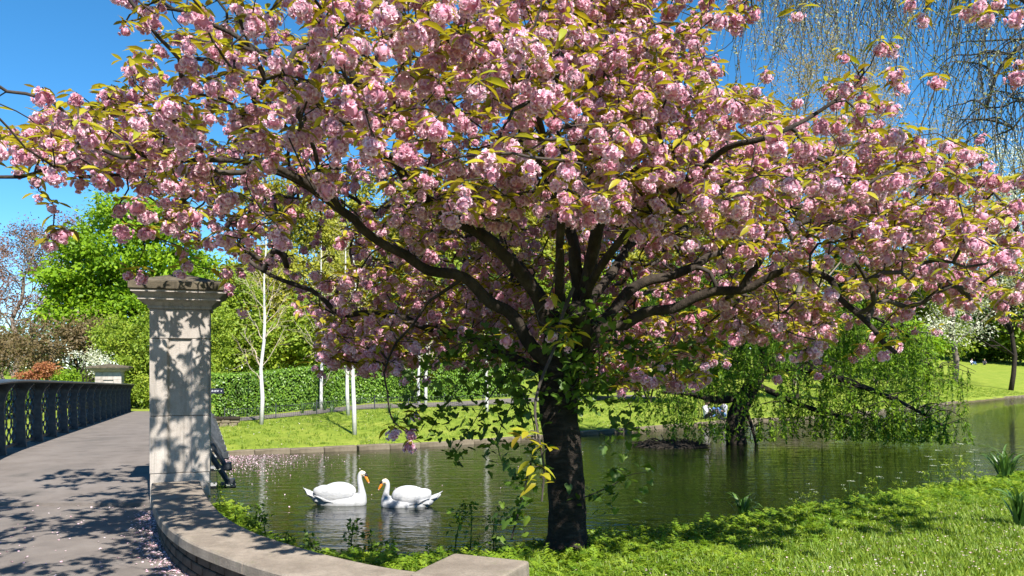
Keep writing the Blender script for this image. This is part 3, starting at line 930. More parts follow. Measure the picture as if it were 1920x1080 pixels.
def sample_targets(n, dmin):
    out = np.zeros((n, 3)); m = 0
    cell = {}
    def ok(p):
        k = tuple((p // dmin).astype(int))
        for a in (-1, 0, 1):
            for b in (-1, 0, 1):
                for c in (-1, 0, 1):
                    for q in cell.get((k[0] + a, k[1] + b, k[2] + c), ()):
                        if np.sum((q - p) ** 2) < dmin * dmin: return False
        cell.setdefault(k, []).append(p)
        return True
    tries = 0
    while m < n and tries < 60:
        tries += 1
        N = 6000
        phi = rg.uniform(-math.pi, math.pi, N); rho = np.sqrt(rg.uniform(0.005, 1, N))
        r = rho * rad_lim(phi)
        x = TX + r * np.cos(phi); y = TY + r * np.sin(phi)
        top = CAM_Z + 3.9 * np.sqrt(1 - (0.88 * rho) ** 2) + 0.22 * np.sin(phi * 5 + 1) * rho + 0.15 * np.sin(phi * 11)
        front = np.clip(-np.sin(phi), 0, 1); left = np.clip(-np.cos(phi), 0, 1)
        bot = CAM_Z + np.where(rho < 0.35, 1.25 - 2.6 * rho, 0.34 - 0.3 * rho) + front * 0.75 * np.clip(rho / .5, 0, 1) + left * 0.75 * np.clip((rho - .5) / .5, 0, 1)
        u = rg.uniform(0, 1, N) ** 0.86
        z = bot + (top - bot) * u
        pts = np.stack([x, y, z], -1)
        px, py = proj(pts)
        keep = (y > np.where((px < -60) | (py < -90), 1.9, 3.25)) & inside(px, py, CROWN_POLY)
        win = inside(px, py, WINDOW) & (y < 7.0)
        win2 = inside(px, py, WIN2) & (y < 6.9)
        keep &= ~(win & (rg.uniform(0, 1, N) > 0.42)) & ~(win2 & (rg.uniform(0, 1, N) > 0.35))
        # airy gaps between the boughs
        gap = np.sin(x * 2.3 + z * 1.7) * np.sin(y * 2.1 - z * 2.4 + 1.0) + 0.6 * np.sin(x * 4.1 - y * 3.3 + z * 2.2)
        keep &= gap > -0.42
        offtop = py < -60
        keep &= ~(offtop & (rg.uniform(0, 1, N) > 0.34))
        for p in pts[keep]:
            if m >= n: break
            if ok(p): out[m] = p; m += 1
    return out[:m]

centres = sample_targets(2050, 0.135)
kids_ = []
for c in centres:                                      # flowers crowd along short shoots, with air between the shoots
    ax_ = rg.normal(0, 1, 3) * np.array([1, 1, .5]); ax_ /= np.linalg.norm(ax_); got = []
    for q in range(rg.integers(1, 6)):
        for _ in range(6):
            p = c + ax_ * rg.uniform(-.2, .2) + rg.normal(0, .05, 3)
            if all(np.sum((p - g_) ** 2) > .085 ** 2 for g_ in got): got.append(p); break
    kids_ += got
targets = np.array(kids_)
tpx, tpy = proj(targets)
targets = targets[(targets[:, 1] > 3.2) | (tpx < -80) | (tpy < -100)]
extra_px = [  # single clusters and sprays that stand clear of the crown: (x, y, distance)
    (1495, 32, 4.7), (1583, 110, 4.9), (1650, 95, 4.6), (1672, 98, 4.7), (1610, 152, 4.9), (1680, 145, 4.8), (1690, 168, 4.8), (1758, 158, 5.0), (1618, 185, 5.0), (1590, 178, 5.2), (1550, 165, 5.2), (1560, 178, 5.1),
    (1706, 12, 4.2), (1730, 40, 4.2), (1835, 15, 4.1), (1850, 38, 4.1), (1815, 30, 4.3), (1905, 35, 4.0), (1870, 10, 4.2), (1910, 120, 4.4), (1905, 148, 4.4), (1495, 195, 5.6), (1440, 195, 5.8), (1380, 40, 5.2), (1325, 8, 5.0),
    (1785, 345, 5.2), (1733, 292, 5.3), (1755, 303, 5.3), (1862, 340, 5.2), (1885, 352, 5.2),
    (100, 440, 5.2), (118, 442, 5.2), (92, 462, 5.2), (68, 345, 5.1), (72, 372, 5.1), (98, 392, 5.1), (225, 395, 5.5), (240, 518, 5.7), (265, 522, 5.7), (342, 476, 5.8), (352, 500, 5.8), (425, 515, 6.0), (430, 540, 6.0), (338, 515, 5.8),
    (455, 588, 6.2), (610, 640, 6.3), (605, 668, 6.3), (620, 630, 6.3), (590, 690, 6.3), (655, 655, 6.4), (700, 690, 6.4), (690, 665, 6.5), (768, 838, 6.1), (770, 815, 6.1), (738, 815, 6.1), (748, 700, 6.5), (760, 715, 6.5), (800, 715, 6.6), (780, 785, 6.4),
    (1525, 660, 5.8), (1510, 668, 5.8), (1530, 650, 5.8), (1488, 672, 5.8), (1535, 706, 5.8), (1458, 712, 5.9), (1460, 612, 5.9), (1320, 688, 6.0), (1302, 724, 6.0), (1222, 718, 6.0), (1210, 712, 6.0), (1165, 735, 5.9), (1195, 705, 6.0), (1240, 690, 6.1), (1655, 668, 5.4),
    (1880, 600, 5.5), (1820, 575, 5.5), (1700, 590, 5.5), (1640, 585, 5.5), (1760, 560, 5.4),
    (870, 382, 3.5), (868, 360, 3.5), (800, 340, 3.7), (1062, 322, 3.6), (1045, 350, 3.7), (890, 100, 3.9), (1062, 405, 4.1), (520, 440, 4.6), (525, 455, 4.6), (1395, 470, 4.6),
    (1065, 655, 5.4), (1035, 632, 5.5), (1030, 570, 5.5), (950, 640, 5.7)]
xt = np.array([P(*e) for e in extra_px])
targets = np.vstack([targets, xt])
def fill_box(n, x0, x1, y0, y1, d0_, d1_):
    d = rg.uniform(d0_, d1_, n); return np.array([P(a, b, c) for a, b, c in zip(rg.uniform(x0, x1, n), rg.uniform(y0, y1, n), d)])
fb = np.vstack([fill_box(45, -60, 250, 245, 330, 4.9, 5.5), fill_box(35, 60, 250, 205, 300, 4.9, 5.4), fill_box(30, 180, 330, 170, 300, 5.0, 5.8), fill_box(330, 590, 1000, 530, 690, 6.9, 8.6), fill_box(90, 600, 780, 600, 705, 6.5, 7.6), fill_box(150, 1090, 1340, 590, 730, 6.6, 8.2), fill_box(120, 1340, 1560, 560, 640, 6.3, 7.5)])
targets = np.vstack([targets, fb])
bare_px = [(985, 832, 5.2), (1025, 850, 5.2), (1000, 885, 5.2), (1015, 915, 5.2), (1040, 620, 5.4), (1075, 640, 5.4), (1690, 655, 5.2), (1665, 640, 5.2), (985, 822, 5.22), (1012, 905, 5.18)]
bare = np.array([P(*e) for e in bare_px])

LIMBS = [   # (pixel x, pixel y, distance) along each main limb, start and end radius
    ([(1050, 700, 6.5), (960, 590, 6.35), (870, 520, 6.15), (760, 478, 5.9), (680, 430, 5.7), (640, 395, 5.55), (560, 335, 5.3), (480, 300, 5.1)], 0.085, 0.025),
    ([(1055, 650, 6.5), (1010, 560, 6.3), (935, 468, 6.0), (860, 418, 5.8), (765, 345, 5.5), (715, 285, 5.3), (690, 225, 5.1), (660, 130, 4.9)], 0.09, 0.025),
    ([(1070, 640, 6.55), (1085, 540, 6.5), (1075, 450, 6.5), (1040, 370, 6.45), (985, 290, 6.4), (965, 200, 6.4), (945, 80, 6.4), (930, -80, 6.4)], 0.08, 0.03),
    ([(1080, 670, 6.5), (1125, 615, 6.4), (1210, 585, 6.3), (1300, 560, 6.2), (1390, 545, 6.1), (1450, 515, 6.0), (1530, 512, 5.8), (1575, 560, 5.6), (1640, 620, 5.4), (1680, 662, 5.25)], 0.075, 0.018),
    ([(1085, 620, 6.6), (1180, 545, 6.8), (1250, 520, 6.9), (1330, 480, 7.0), (1450, 440, 7.1), (1600, 410, 7.2), (1750, 400, 7.2), (1900, 420, 7.3)], 0.07, 0.02),
    ([(1080, 600, 6.55), (1110, 480, 6.4), (1135, 350, 6.1), (1120, 220, 5.8), (1150, 95, 5.5), (1190, 30, 5.4), (1240, -60, 5.3)], 0.085, 0.045),
    ([(1045, 715, 6.5), (960, 670, 6.8), (880, 630, 7.0), (800, 615, 7.1), (730, 590, 7.2), (640, 592, 7.2), (585, 545, 7.2), (480, 500, 7.2)], 0.062, 0.02),
    ([(715, 285, 5.3), (610, 200, 5.15), (520, 125, 5.0), (430, 60, 4.9), (350, 22, 4.8), (270, 15, 4.8)], 0.035, 0.012),
    ([(640, 395, 5.55), (540, 330, 5.45), (400, 300, 5.4), (265, 288, 5.3), (150, 300, 5.2), (40, 332, 5.1), (-60, 350, 5.0)], 0.035, 0.012),
    ([(1060, 620, 6.6), (960, 480, 7.6), (850, 400, 8.6), (770, 350, 9.1)], 0.07, 0.02),
    ([(1075, 600, 6.6), (1180, 460, 7.6), (1280, 380, 8.6), (1390, 330, 9.2)], 0.07, 0.02),
    ([(1070, 590, 6.5), (1050, 470, 5.8), (1000, 330, 5.0), (1010, 220, 4.4), (1030, 130, 4.0)], 0.06, 0.015),
    ([(1085, 590, 6.45), (1180, 430, 5.6), (1310, 320, 4.9), (1430, 260, 4.5), (1580, 180, 4.7)], 0.055, 0.012),
    ([(1190, 30, 5.4), (1330, -40, 5.0), (1520, -70, 4.7), (1720, -50, 4.4), (1880, -20, 4.2), (2000, 60, 4.2)], 0.035, 0.01),
    ([(1390, 545, 6.1), (1425, 490, 6.1), (1455, 440, 6.15), (1520, 380, 6.2), (1620, 330, 6.2)], 0.045, 0.012),
    ([(870, 520, 6.15), (800, 570, 6.4), (745, 640, 6.5), (720, 700, 6.5), (730, 770, 6.3), (765, 812, 6.15)], 0.022, 0.006),
    ([(640, 395, 5.55), (600, 330, 5.2), (560, 220, 4.9), (540, 120, 4.7)], 0.03, 0.01),
]
HANG = [(1075, 540, 5.7), (1055, 590, 5.6), (1040, 650, 5.5), (1012, 720, 5.35), (1003, 770, 5.25), (1012, 830, 5.2), (1020, 880, 5.2), (1016, 940, 5.2)]

cherry = empty('cherry_tree', (TX, TY, TZ)); tag(cherry, 'wide flowering cherry tree covered in pink double blossom and bronze leaves', 'tree')
C0 = np.array([TX, TY, TZ])

pos = np.zeros((60000, 3)); par = np.full(60000, -1, int); limb_of = np.full(60000, -1, int); rad_min = np.zeros(60000)
cnt = 0
def addn(p, parent, limb=-1, r=0.0):
    global cnt
    pos[cnt] = p; par[cnt] = parent; limb_of[cnt] = limb; rad_min[cnt] = r
    cnt += 1
    return cnt - 1
tr_pts = smooth_path([P(1062, 1050, 6.55), P(1062, 960, 6.55), P(1055, 860, 6.55), P(1045, 770, 6.55), P(1048, 700, 6.55), P(1068, 620, 6.55)], 0.06)
prev = -1
for p in tr_pts: prev = addn(p, prev, 0, 0.15)
limb_paths = []
jig = random.Random(3)
for li, (pp, r0, r1) in enumerate(LIMBS):
    w = [P(*e) for e in pp]
    # limbs are never smooth: small kinks between the drawn points
    ww = [w[0]]
    for a, b in zip(w[:-1], w[1:]):
        d = (b - a).length
        ww.append((a + b) / 2 + Vector((jig.uniform(-1, 1), jig.uniform(-1, 1), jig.uniform(-1, 1))) * d * 0.11); ww.append(b)
    pts = smooth_path(ww, 0.07)
    st = int(np.argmin(np.sum((pos[:cnt] - np.array(pts[0])) ** 2, 1)))
    prev = st; ids = []
    for k, p in enumerate(pts):
        prev = addn(p, prev, li + 1, r0 + (r1 - r0) * k / (len(pts) - 1)); ids.append(prev)
    limb_paths.append((pts, r0 * .74, r1 * .85))
n_limb = cnt
# every flower cluster grows on a twig that leaves the nearest branch
d0 = np.array([np.min(np.sum((pos[:n_limb:2] - t) ** 2, 1)) for t in targets])
order = np.argsort(d0)
def grow(t, up=0.05, mind=0):
    d2 = np.sum((pos[mind:cnt] - t) ** 2, 1)
    tw = limb_of[mind:cnt] == 0
    d2 = d2 + tw * 4.0
    s = int(np.argmin(d2)) + mind
    p0 = pos[s].copy(); L = math.sqrt(np.sum((p0 - t) ** 2))
    if L < 0.03: return addn(t, s)
    q = par[s]
    t0 = pos[s] - pos[q] if q >= 0 else np.array([0, 0, 1.0])
    t0 = t0 / (np.linalg.norm(t0) + 1e-9)
    end = t + np.array([0, 0, up])
    c = p0 + t0 * L * 0.38 + (end - p0) * 0.18 + rg.normal(0, 0.10, 3) * L + np.array([0, 0, 0.07 * L])
    n = max(1, int(L / 0.085)); prev = s
    for k in range(1, n + 1):
        u = k / n
        prev = addn((1 - u) ** 2 * p0 + 2 * u * (1 - u) * c + u * u * end + rg.normal(0, 0.006, 3) * (k < n), prev)
    return prev
tips = np.array([grow(targets[i]) for i in order])
targets = targets[order]
hp = smooth_path([P(*e) for e in HANG], 0.06)
# pipe-model radii
acc = np.zeros(cnt); haschild = np.zeros(cnt, bool)
for i in range(1, cnt): 
    if par[i] >= 0: haschild[par[i]] = True
E = 2.2
for i in range(cnt - 1, -1, -1):
    if not haschild[i]: acc[i] = 0.0040 ** E
    if par[i] >= 0: acc[par[i]] += acc[i]
rad = np.maximum(acc ** (1 / E), 0.0040)
kids = [[] for _ in range(cnt)]
for i in range(cnt):
    if par[i] >= 0: kids[par[i]].append(i)

# trunk with root flare
rngt = random.Random(8)
tp = [Vector(p) - Vector(C0) for p in tr_pts]; n = len(tp)
tr = []
for k in range(n):
    z = k / (n - 1)
    tr.append(0.158 + 0.085 * max(0, 1 - z / 0.13) ** 1.6 - 0.012 * math.sin(z * 5) + (0.03 * max(0, (z - .75) / .25)))
mb = MB(); rings = []
for k in range(n):
    ring = []
    for j in range(18):
        a = 2 * math.pi * j / 18
        r = tr[k] * (1 + 0.07 * math.sin(3 * a + 1.0) + 0.05 * math.sin(5 * a + k * .15) + rngt.uniform(-.035, .035)) 
        r *= 1 + 0.22 * max(0, 1 - k / n / 0.12) * max(0, math.sin(4 * a + .6))
        ring.append(tp[k] + Vector((math.cos(a) * r, math.sin(a) * r, 0)))
    rings.append(ring)
mb.rings(rings); mb.build('trunk', M['trunk_bark'], cherry, smooth=True)
# the sawn-off limb stub facing the path
mb = MB(); a, b = P(1095, 640, 6.45) - Vector(C0), P(1082, 578, 6.05) - Vector(C0)
mb.tube([a, a.lerp(b, .5), b], [.10, .082, .075], 12, wob=.05, rng=rngt)
stub = mb.build('sawn_stub', M['bark'], cherry, smooth=False)
mb = MB(); t = (b - a).normalized(); mb.tube([b - t * .004, b + t * .003], [.062, .055], 12); mb.build('cut_face', M['dark_bark'], stub)
for pts, r0, r1 in limb_paths:
    mb = MB()
    rr = [(r0 + (r1 - r0) * (k / (len(pts) - 1)) ** 0.8) * (1 + rngt.uniform(-.04, .04)) for k in range(len(pts))]
    mb.tube([Vector(p) - Vector(C0) for p in pts], rr, 10 if r0 > .04 else 7, wob=.06, rng=rngt)
    mb.build('limb', M['bark'], cherry, smooth=True)
mb = MB()
mb.tube([Vector(p) - Vector(C0) for p in hp], list(np.linspace(.014, .006, len(hp))), 6); mb.build('hanging_twig', M['twig'], cherry)
for b_ in bare:
    i = int(np.argmin([np.sum((np.array(h) - b_) ** 2) for h in hp]))
    s_ = np.array(hp[i]) if np.linalg.norm(np.array(hp[i]) - b_) < .8 else None
    if s_ is None:
        s_ = pos[int(np.argmin(np.sum((pos[:cnt] - b_) ** 2, 1)))]
    m_ = (s_ + b_) / 2 + np.array([0, 0, .03])
    mb = MB(); mb.tube([Vector(s_) - Vector(C0), Vector(m_) - Vector(C0), Vector(b_ + np.array([0, 0, .03])) - Vector(C0)], [.005, .004, .003], 4); mb.build('hanging_twig', M['twig'], cherry)
# all finer branchwork
done = np.zeros(cnt, bool)
bmid = MB()
for i in range(n_limb, cnt):
    if done[i]: continue
    chain = [par[i], i]; done[i] = True; cur = i
    while kids[cur]:
        nx_ = max(kids[cur], key=lambda c: acc[c]); chain.append(nx_); done[nx_] = True; cur = nx_
    rr = [min(rad[c], rad[chain[1]]) for c in chain]
    bmid.tube([Vector(pos[c] - C0) for c in chain], rr, 6 if rr[0] > .02 else (5 if rr[0] > .008 else 3), cap=False)
o = bmid.build('branchwork', M['twig'], cherry, smooth=True); o['kind'] = 'stuff'

# flower clusters: ruffled pompoms of many-petalled flowers
def blossom_mesh(seed):
    r = np.random.default_rng(seed)
    nf = 13 + seed % 4
    cs = []; us = []
    nf = [15, 17, 12, 16, 9, 15, 17, 7, 13, 11][seed]; sq = np.array([[1, 1, 1], [1.15, .95, .9], [.85, .9, 1.2], [1, 1, .8], [1.25, .75, .8], [.95, 1.05, 1.05], [1.1, 1.1, .8], [.8, 1.1, .9], [.9, .9, 1.25], [1.2, .85, 1]][seed]); full = nf > 10
    for k in range(nf):                       # even cover of the ball, then shaken a little
        z = 1 - 2 * (k + .5) / nf; a_ = k * 2.39996; q = math.sqrt(1 - z * z)
        u = np.array([q * math.cos(a_), q * math.sin(a_), z]) + r.normal(0, .16, 3); u /= np.linalg.norm(u)
        cs.append(u * np.array([.047, .047, .038]) * sq * r.uniform(.7, 1.2) * (1 if full else .8)); us.append(u)
    V = []; F = []; T = []
    for i in range(5):                        # the dense heart of the cluster
        for j in range(8):
            a_, b_ = math.pi * (i + .35) / 4.7, 2 * math.pi * j / 8
            V.append(np.array([math.sin(a_) * math.cos(b_) * .038, math.sin(a_) * math.sin(b_) * .038, math.cos(a_) * .031]) * sq * (.92 if full else .6)); T.append(.25)
    F += [(i * 8 + j, (i + 1) * 8 + j, (i + 1) * 8 + (j + 1) % 8, i * 8 + (j + 1) % 8) for i in range(4) for j in range(8)]
    for c, u in zip(cs, us):
        a = np.cross(u, [0.3, 0.2, 1.0]); a /= np.linalg.norm(a); b = np.cross(u, a)
        n_p = 24
        for k in range(n_p):
            ph = k * 2.399 + r.uniform(-.2, .2); th = (0.28 + 1.2 * math.sqrt((k + .5) / n_p)) + r.uniform(-.12, .12)
            d = u * math.cos(th) + (a * math.cos(ph) + b * math.sin(ph)) * math.sin(th)
            s = np.cross(d, u); s /= np.linalg.norm(s) + 1e-9
            nn = np.cross(s, d)
            L = r.uniform(.017, .024) * (.7 + .4 * (k + .5) / n_p); W = r.uniform(.009, .015); cup = r.uniform(.1, .4)
            base = c - u * .004
            i0 = len(V)
            V += [base - s * W * .15, base + s * W * .15,
                  base + d * L * .6 - s * W * .5 + nn * L * cup * .3, base + d * L * .6 + s * W * .5 + nn * L * cup * .3,
                  base + d * L * 1.0 - s * W * .28 + nn * L * cup * r.uniform(.2, 1.2), base + d * L * 1.0 + s * W * .28 + nn * L * cup * r.uniform(.2, 1.2)]
            F += [(i0, i0 + 1, i0 + 3, i0 + 2), (i0 + 2, i0 + 3, i0 + 5, i0 + 4)]
            T += [0, 0, .55, .55, 1, 1]
    m = mesh_np('blossom_cluster', np.array(V), np.array(F), {'tip': T}); m.materials.append(M['blossom'])
    return m
BM = [blossom_mesh(s) for s in range(10)]
def leaf_geo(L=.11, W=.042, droop=.25, fold=.25):
    V = []; F = []
    st = [(0, .04), (.25, .8), (.55, 1.0), (.8, .62), (1.0, .02)]
    for t, w in st:
        z = -droop * L * t * t
        V += [(t * L, -W * w / 2, z + fold * W * w / 2), (t * L, 0, z), (t * L, W * w / 2, z + fold * W * w / 2)]
    for k in range(len(st) - 1):
        for j in (0, 1): F.append((k * 3 + j, k * 3 + j + 1, (k + 1) * 3 + j + 1, (k + 1) * 3 + j))
    return np.array(V, float), F
LEAFM = []
for s in range(4):
    v, f = leaf_geo(.105 + .012 * s, .040 + .003 * s, .08 + .09 * s, .2 + .08 * s)
    m = mesh_np('leaf', v, np.array(f), smooth=True); m.materials.append(M['cherry_leaf']); LEAFM.append(m)

def eul(az, tilt, roll):
    return np.stack([roll, tilt, az], -1)

vis_px, vis_py = proj(targets)
infr = (vis_px > -20) & (vis_px < 1940) & (vis_py > -20) & (vis_py < 1090)
depth = targets[:, 1] + (~infr) * 100
rank = np.argsort(depth)
near_i = rank[:300]; rest_i = rank[300:]
NT = len(targets)
b_rot = np.stack([rg.uniform(-.5, .5, NT), rg.uniform(-.5, .5, NT), rg.uniform(0, 6.283, NT)], -1)
b_scl = (0.54 + 0.62 * rg.beta(2.0, 1.7, NT)) * np.where(targets[:, 1] < 5, 1.0, 1.05)
b_pick = rg.integers(0, len(BM), NT); b_rot[:, :2] *= 1.6
for i in near_i:
    o = link('blossom_cluster', BM[b_pick[i]], None, cherry)
    o.location = Vector(targets[i] - C0); o.rotation_euler = b_rot[i]; o.scale = (b_scl[i],) * 3
BP = [proto('blossom_shape', m) for m in BM]
sc_b = scatter('blossom_clusters', targets[rest_i] - C0, b_rot[rest_i], b_scl[rest_i], BP, b_pick[rest_i], cherry)

# leaves: a loose whorl above each cluster
lp, lr, ls, lk, ld = [], [], [], [], []
def whorl(t, n, scale=1.0):
    a0 = rg.uniform(0, 6.283)
    for k in range(n):
        az = a0 + k * 6.283 / n + rg.uniform(-.5, .5)
        lp.append(t + np.array([0, 0, .052]) + rg.normal(0, .012, 3) + np.array([math.cos(az), math.sin(az), 0]) * .012)
        lr.append((rg.uniform(-.6, .6), rg.uniform(-.35, .55), az)); ls.append(scale * rg.uniform(.55, .95) * (.85 if t[1] < 4.8 else 1)); lk.append(rg.integers(0, 4)); ld.append(t[1])
for i in range(NT):
    whorl(targets[i], int(rg.integers(4, 7)))
for b_ in bare: whorl(b_, 4, 1.15); 
# leaves on the twigs between the flowers
for i in rg.choice(np.arange(n_limb, cnt), 1800):
    if rad[i] < .012: 
        lp.append(pos[i].copy()); lr.append((rg.uniform(-.6, .6), rg.uniform(-.3, .6), rg.uniform(0, 6.283))); ls.append(rg.uniform(.6, 1.0)); lk.append(rg.integers(0, 4)); ld.append(pos[i][1])
lp = np.array(lp); lr = np.array(lr); ls = np.array(ls); lk = np.array(lk)
lx, ly = proj(lp)
lfr = (lx > 0) & (lx < 1920) & (ly > 0) & (ly < 1080)
key = lp[:, 1] + (~lfr) * 100
lo = np.argsort(key)
for i in lo[:300]:
    o = link('leaf', LEAFM[lk[i]], None, cherry)
    o.location = Vector(lp[i] - C0); o.rotation_euler = lr[i]; o.scale = (ls[i],) * 3
LP = [proto('leaf_shape', m) for m in LEAFM]
scatter('leaves', lp[lo[300:]] - C0, lr[lo[300:]], ls[lo[300:]], LP, lk[lo[300:]], cherry)

# ------------------------------------------------------------------ leafy climber round the trunk
vine = empty('climbing_plant', (TX - .1, TY - .2, gz(TX - .1, TY - .2))); tag(vine, 'green broad-leaved climber wound round the cherry trunk and hanging from its boughs', 'plant')
VO = np.array(vine.location)
rv = np.random.default_rng(21)
stems = []
def vstem(pxs, r=.006):
    stems.append(([P(*e) for e in pxs], r))
vstem([(1080, 760, 6.36), (1060, 700, 6.34), (1075, 630, 6.3), (1050, 590, 6.2)], .010)
vstem([(1100, 940, 6.4), (1140, 920, 6.25), (1185, 895, 6.1), (1210, 885, 6.0)])
vstem([(960, 1010, 6.2), (980, 900, 6.1), (1000, 800, 6.1), (960, 700, 6.2), (930, 640, 6.3)], .008)
vstem([(930, 640, 6.5), (880, 700, 6.4), (830, 770, 6.35), (800, 820, 6.3)])
vstem([(930, 620, 6.6), (860, 640, 6.5), (800, 690, 6.4), (770, 760, 6.4), (760, 800, 6.4)])
vstem([(960, 690, 6.4), (920, 740, 6.3), (880, 800, 6.3), (850, 850, 6.25)])
vstem([(1000, 720, 6.3), (960, 770, 6.25), (930, 830, 6.2), (940, 880, 6.2)])
vstem([(1100, 700, 6.5), (1150, 720, 6.4), (1190, 770, 6.3), (1150, 830, 6.3)])
vstem([(1100, 640, 6.5), (1170, 640, 6.5), (1260, 650, 6.5), (1330, 640, 6.5)])
vstem([(1040, 640, 6.1), (1060, 600, 6.0), (1100, 580, 6.0), (1140, 590, 6.1)])
vstem([(1090, 560, 6.1), (1060, 640, 6.15), (1090, 700, 6.2), (1060, 735, 6.25)])
vstem([(1110, 620, 6.2), (1120, 690, 6.25), (1100, 760, 6.3)])
vstem([(1160, 640, 6.5), (1210, 670, 6.4), (1300, 690, 6.4)])
mb = MB(); spots = []
for pts, r in stems:
    q = smooth_path([p + Vector(rv.normal(0, .02, 3)) for p in pts], .05)
    mb.tube([Vector(p) - Vector(VO) for p in q], list(np.linspace(r, r * .4, len(q))), 5)
    spots += q
mb.build('stem', M['twig'], vine)
def vine_leaf_mesh(s):
    r = random.Random(s); V = [(0, 0, 0)]; n = 10
    for k in range(n + 1):
        a = -2.6 + 5.2 * k / n
        rr = .055 * (0.62 + .38 * abs(math.cos(a * 1.6))) * (1.15 if abs(a) < .3 else 1) * r.uniform(.9, 1.1)
        V.append((.012 + math.cos(a) * rr, math.sin(a) * rr * .9, -.25 * abs(math.sin(a)) * rr - .15 * max(0, math.cos(a)) * rr))
    F = [(0, k, k + 1) for k in range(1, n + 1)]
    m = mesh_np('leaf', np.array(V), np.array(F), smooth=True); m.materials.append(M['vine_leaf']); return m
VLM = [vine_leaf_mesh(s) for s in range(4)]
spots = np.array(spots)
vp, vr, vs_ = [], [], []
for k in range(1350):
    p = spots[rv.integers(0, len(spots))] + rv.normal(0, .062, 3) * np.array([1.2, 1, 1.1])
    if np.hypot(p[0] - TX, p[1] - TY) < .2 and p[1] > TY - .05: continue
    vp.append(p); vr.append((rv.uniform(-.6, .6), rv.uniform(.1, 1.2), rv.uniform(0, 6.283))); vs_.append(rv.uniform(.38, .9))
vp = np.array(vp); vr = np.array(vr); vs_ = np.array(vs_)
for k in range(300):
    o = link('leaf', VLM[k % 4], None, vine); o.location = Vector(vp[k] - VO); o.rotation_euler = vr[k]; o.scale = (vs_[k],) * 3
scatter('leaves', vp[300:] - VO, vr[300:], vs_[300:], [proto('vine_leaf_shape', m) for m in VLM], None, vine)
# ------------------------------------------------------------------ background planting
G_DARK = [(0.030, 0.060, 0.010), (0.055, 0.105, 0.014), (0.085, 0.15, 0.018)]
M['lf_bright'] = leaf_mat('lf_bright', [(0.09, 0.18, 0.010), (0.18, 0.31, 0.014), (0.28, 0.41, 0.02)], 0.42)
M['lf_yellow'] = leaf_mat('lf_yellow', [(0.19, 0.215, 0.025), (0.32, 0.33, 0.04), (0.43, 0.39, 0.06)], 0.42)
M['lf_lime'] = leaf_mat('lf_lime', [(0.125, 0.20, 0.02), (0.22, 0.31, 0.03), (0.34, 0.39, 0.045)], 0.42)
M['lf_mid'] = leaf_mat('lf_mid', [(0.05, 0.10, 0.012), (0.10, 0.175, 0.018), (0.17, 0.25, 0.026)], 0.38)
M['lf_hedge'] = leaf_mat('lf_hedge', [(0.065, 0.14, 0.015), (0.125, 0.245, 0.022), (0.21, 0.34, 0.034)], 0.3, 0.4, 0.4)
M['lf_copper'] = leaf_mat('lf_copper', [(0.10, 0.045, 0.035), (0.17, 0.075, 0.05), (0.22, 0.12, 0.075)], 0.3)
M['lf_brown'] = leaf_mat('lf_brown', [(0.085, 0.065, 0.03), (0.15, 0.105, 0.05), (0.17, 0.15, 0.06)], 0.3)
M['lf_red'] = leaf_mat('lf_red', [(0.22, 0.07, 0.035), (0.33, 0.13, 0.06), (0.38, 0.20, 0.06)], 0.35)
M['lf_gold'] = leaf_mat('lf_gold', [(0.24, 0.19, 0.07), (0.34, 0.27, 0.10), (0.40, 0.32, 0.14)], 0.4)
M['lf_white'] = leaf_mat('lf_white', [(0.30, 0.34, 0.16), (0.55, 0.56, 0.42), (0.72, 0.72, 0.64)], 0.35, tcol=(1, 1, .8))
M['lf_willow'] = leaf_mat('lf_willow', [(0.08, 0.17, 0.012), (0.16, 0.28, 0.018), (0.26, 0.38, 0.03)], 0.45)
M['lf_bud'] = leaf_mat('lf_bud', [(0.20, 0.24, 0.10), (0.34, 0.36, 0.18), (0.42, 0.42, 0.26)], 0.4)
M['lf_blade'] = leaf_mat('lf_blade', [(0.04, 0.095, 0.016), (0.07, 0.15, 0.03), (0.12, 0.20, 0.05)], 0.3, 0.35, 0.5)
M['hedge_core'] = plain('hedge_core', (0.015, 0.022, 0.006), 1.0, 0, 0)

def leaf_cloud(name, centers, per, spread, leaf, rs, material, parent=None, flat=0.7, upb=0.5, asp=0.55):
    upb = upb * 1.3
    """leaf-sized faces spread round clump centres, one mesh"""
    n = len(centers) * per
    c = np.repeat(centers, per, axis=0); sp = np.repeat(np.atleast_1d(spread) * np.ones(len(centers)), per)
    off = rs.normal(0, 1, (n, 3)) * np.array([1, 1, flat])
    off *= (sp * rs.uniform(.25, 1.0, n) / np.maximum(np.linalg.norm(off, axis=1), .2) ** .5)[:, None]
    p = c + off
    ax = norm(off * np.array([1, 1, .4]) / sp[:, None] + rs.normal(0, .7, (n, 3)) + np.array([0, 0, -.25]))
    nr = norm(rs.normal(0, .6, (n, 3)) + np.array([.25, -.45, upb]))
    nr = norm(nr - ax * np.sum(nr * ax, 1)[:, None])
    L = leaf * rs.uniform(.6, 1.35, n)
    v, f = kite_leaves(p, ax, nr, L, L * asp)
    r = np.clip(np.repeat(rs.uniform(0, 1, len(centers)), per) * .45 + rs.uniform(0, .55, n), 0, 1)
    m = mesh_np(name, v, f, {'rnd': np.repeat(r, 4)})
    return link(name, m, material, parent)

def clump_centers(lobes, n, rs, lo=.55):
    L = np.array(lobes, float); w = (L[:, 3] * L[:, 4] * L[:, 5]) ** .7; w /= w.sum()
    k = rs.choice(len(L), n, p=w)
    d = norm(rs.normal(0, 1, (n, 3)))
    u = lo + (1.05 - lo) * rs.uniform(0, 1, n) ** .6
    return L[k, :3] + d * L[k, 3:] * u[:, None]

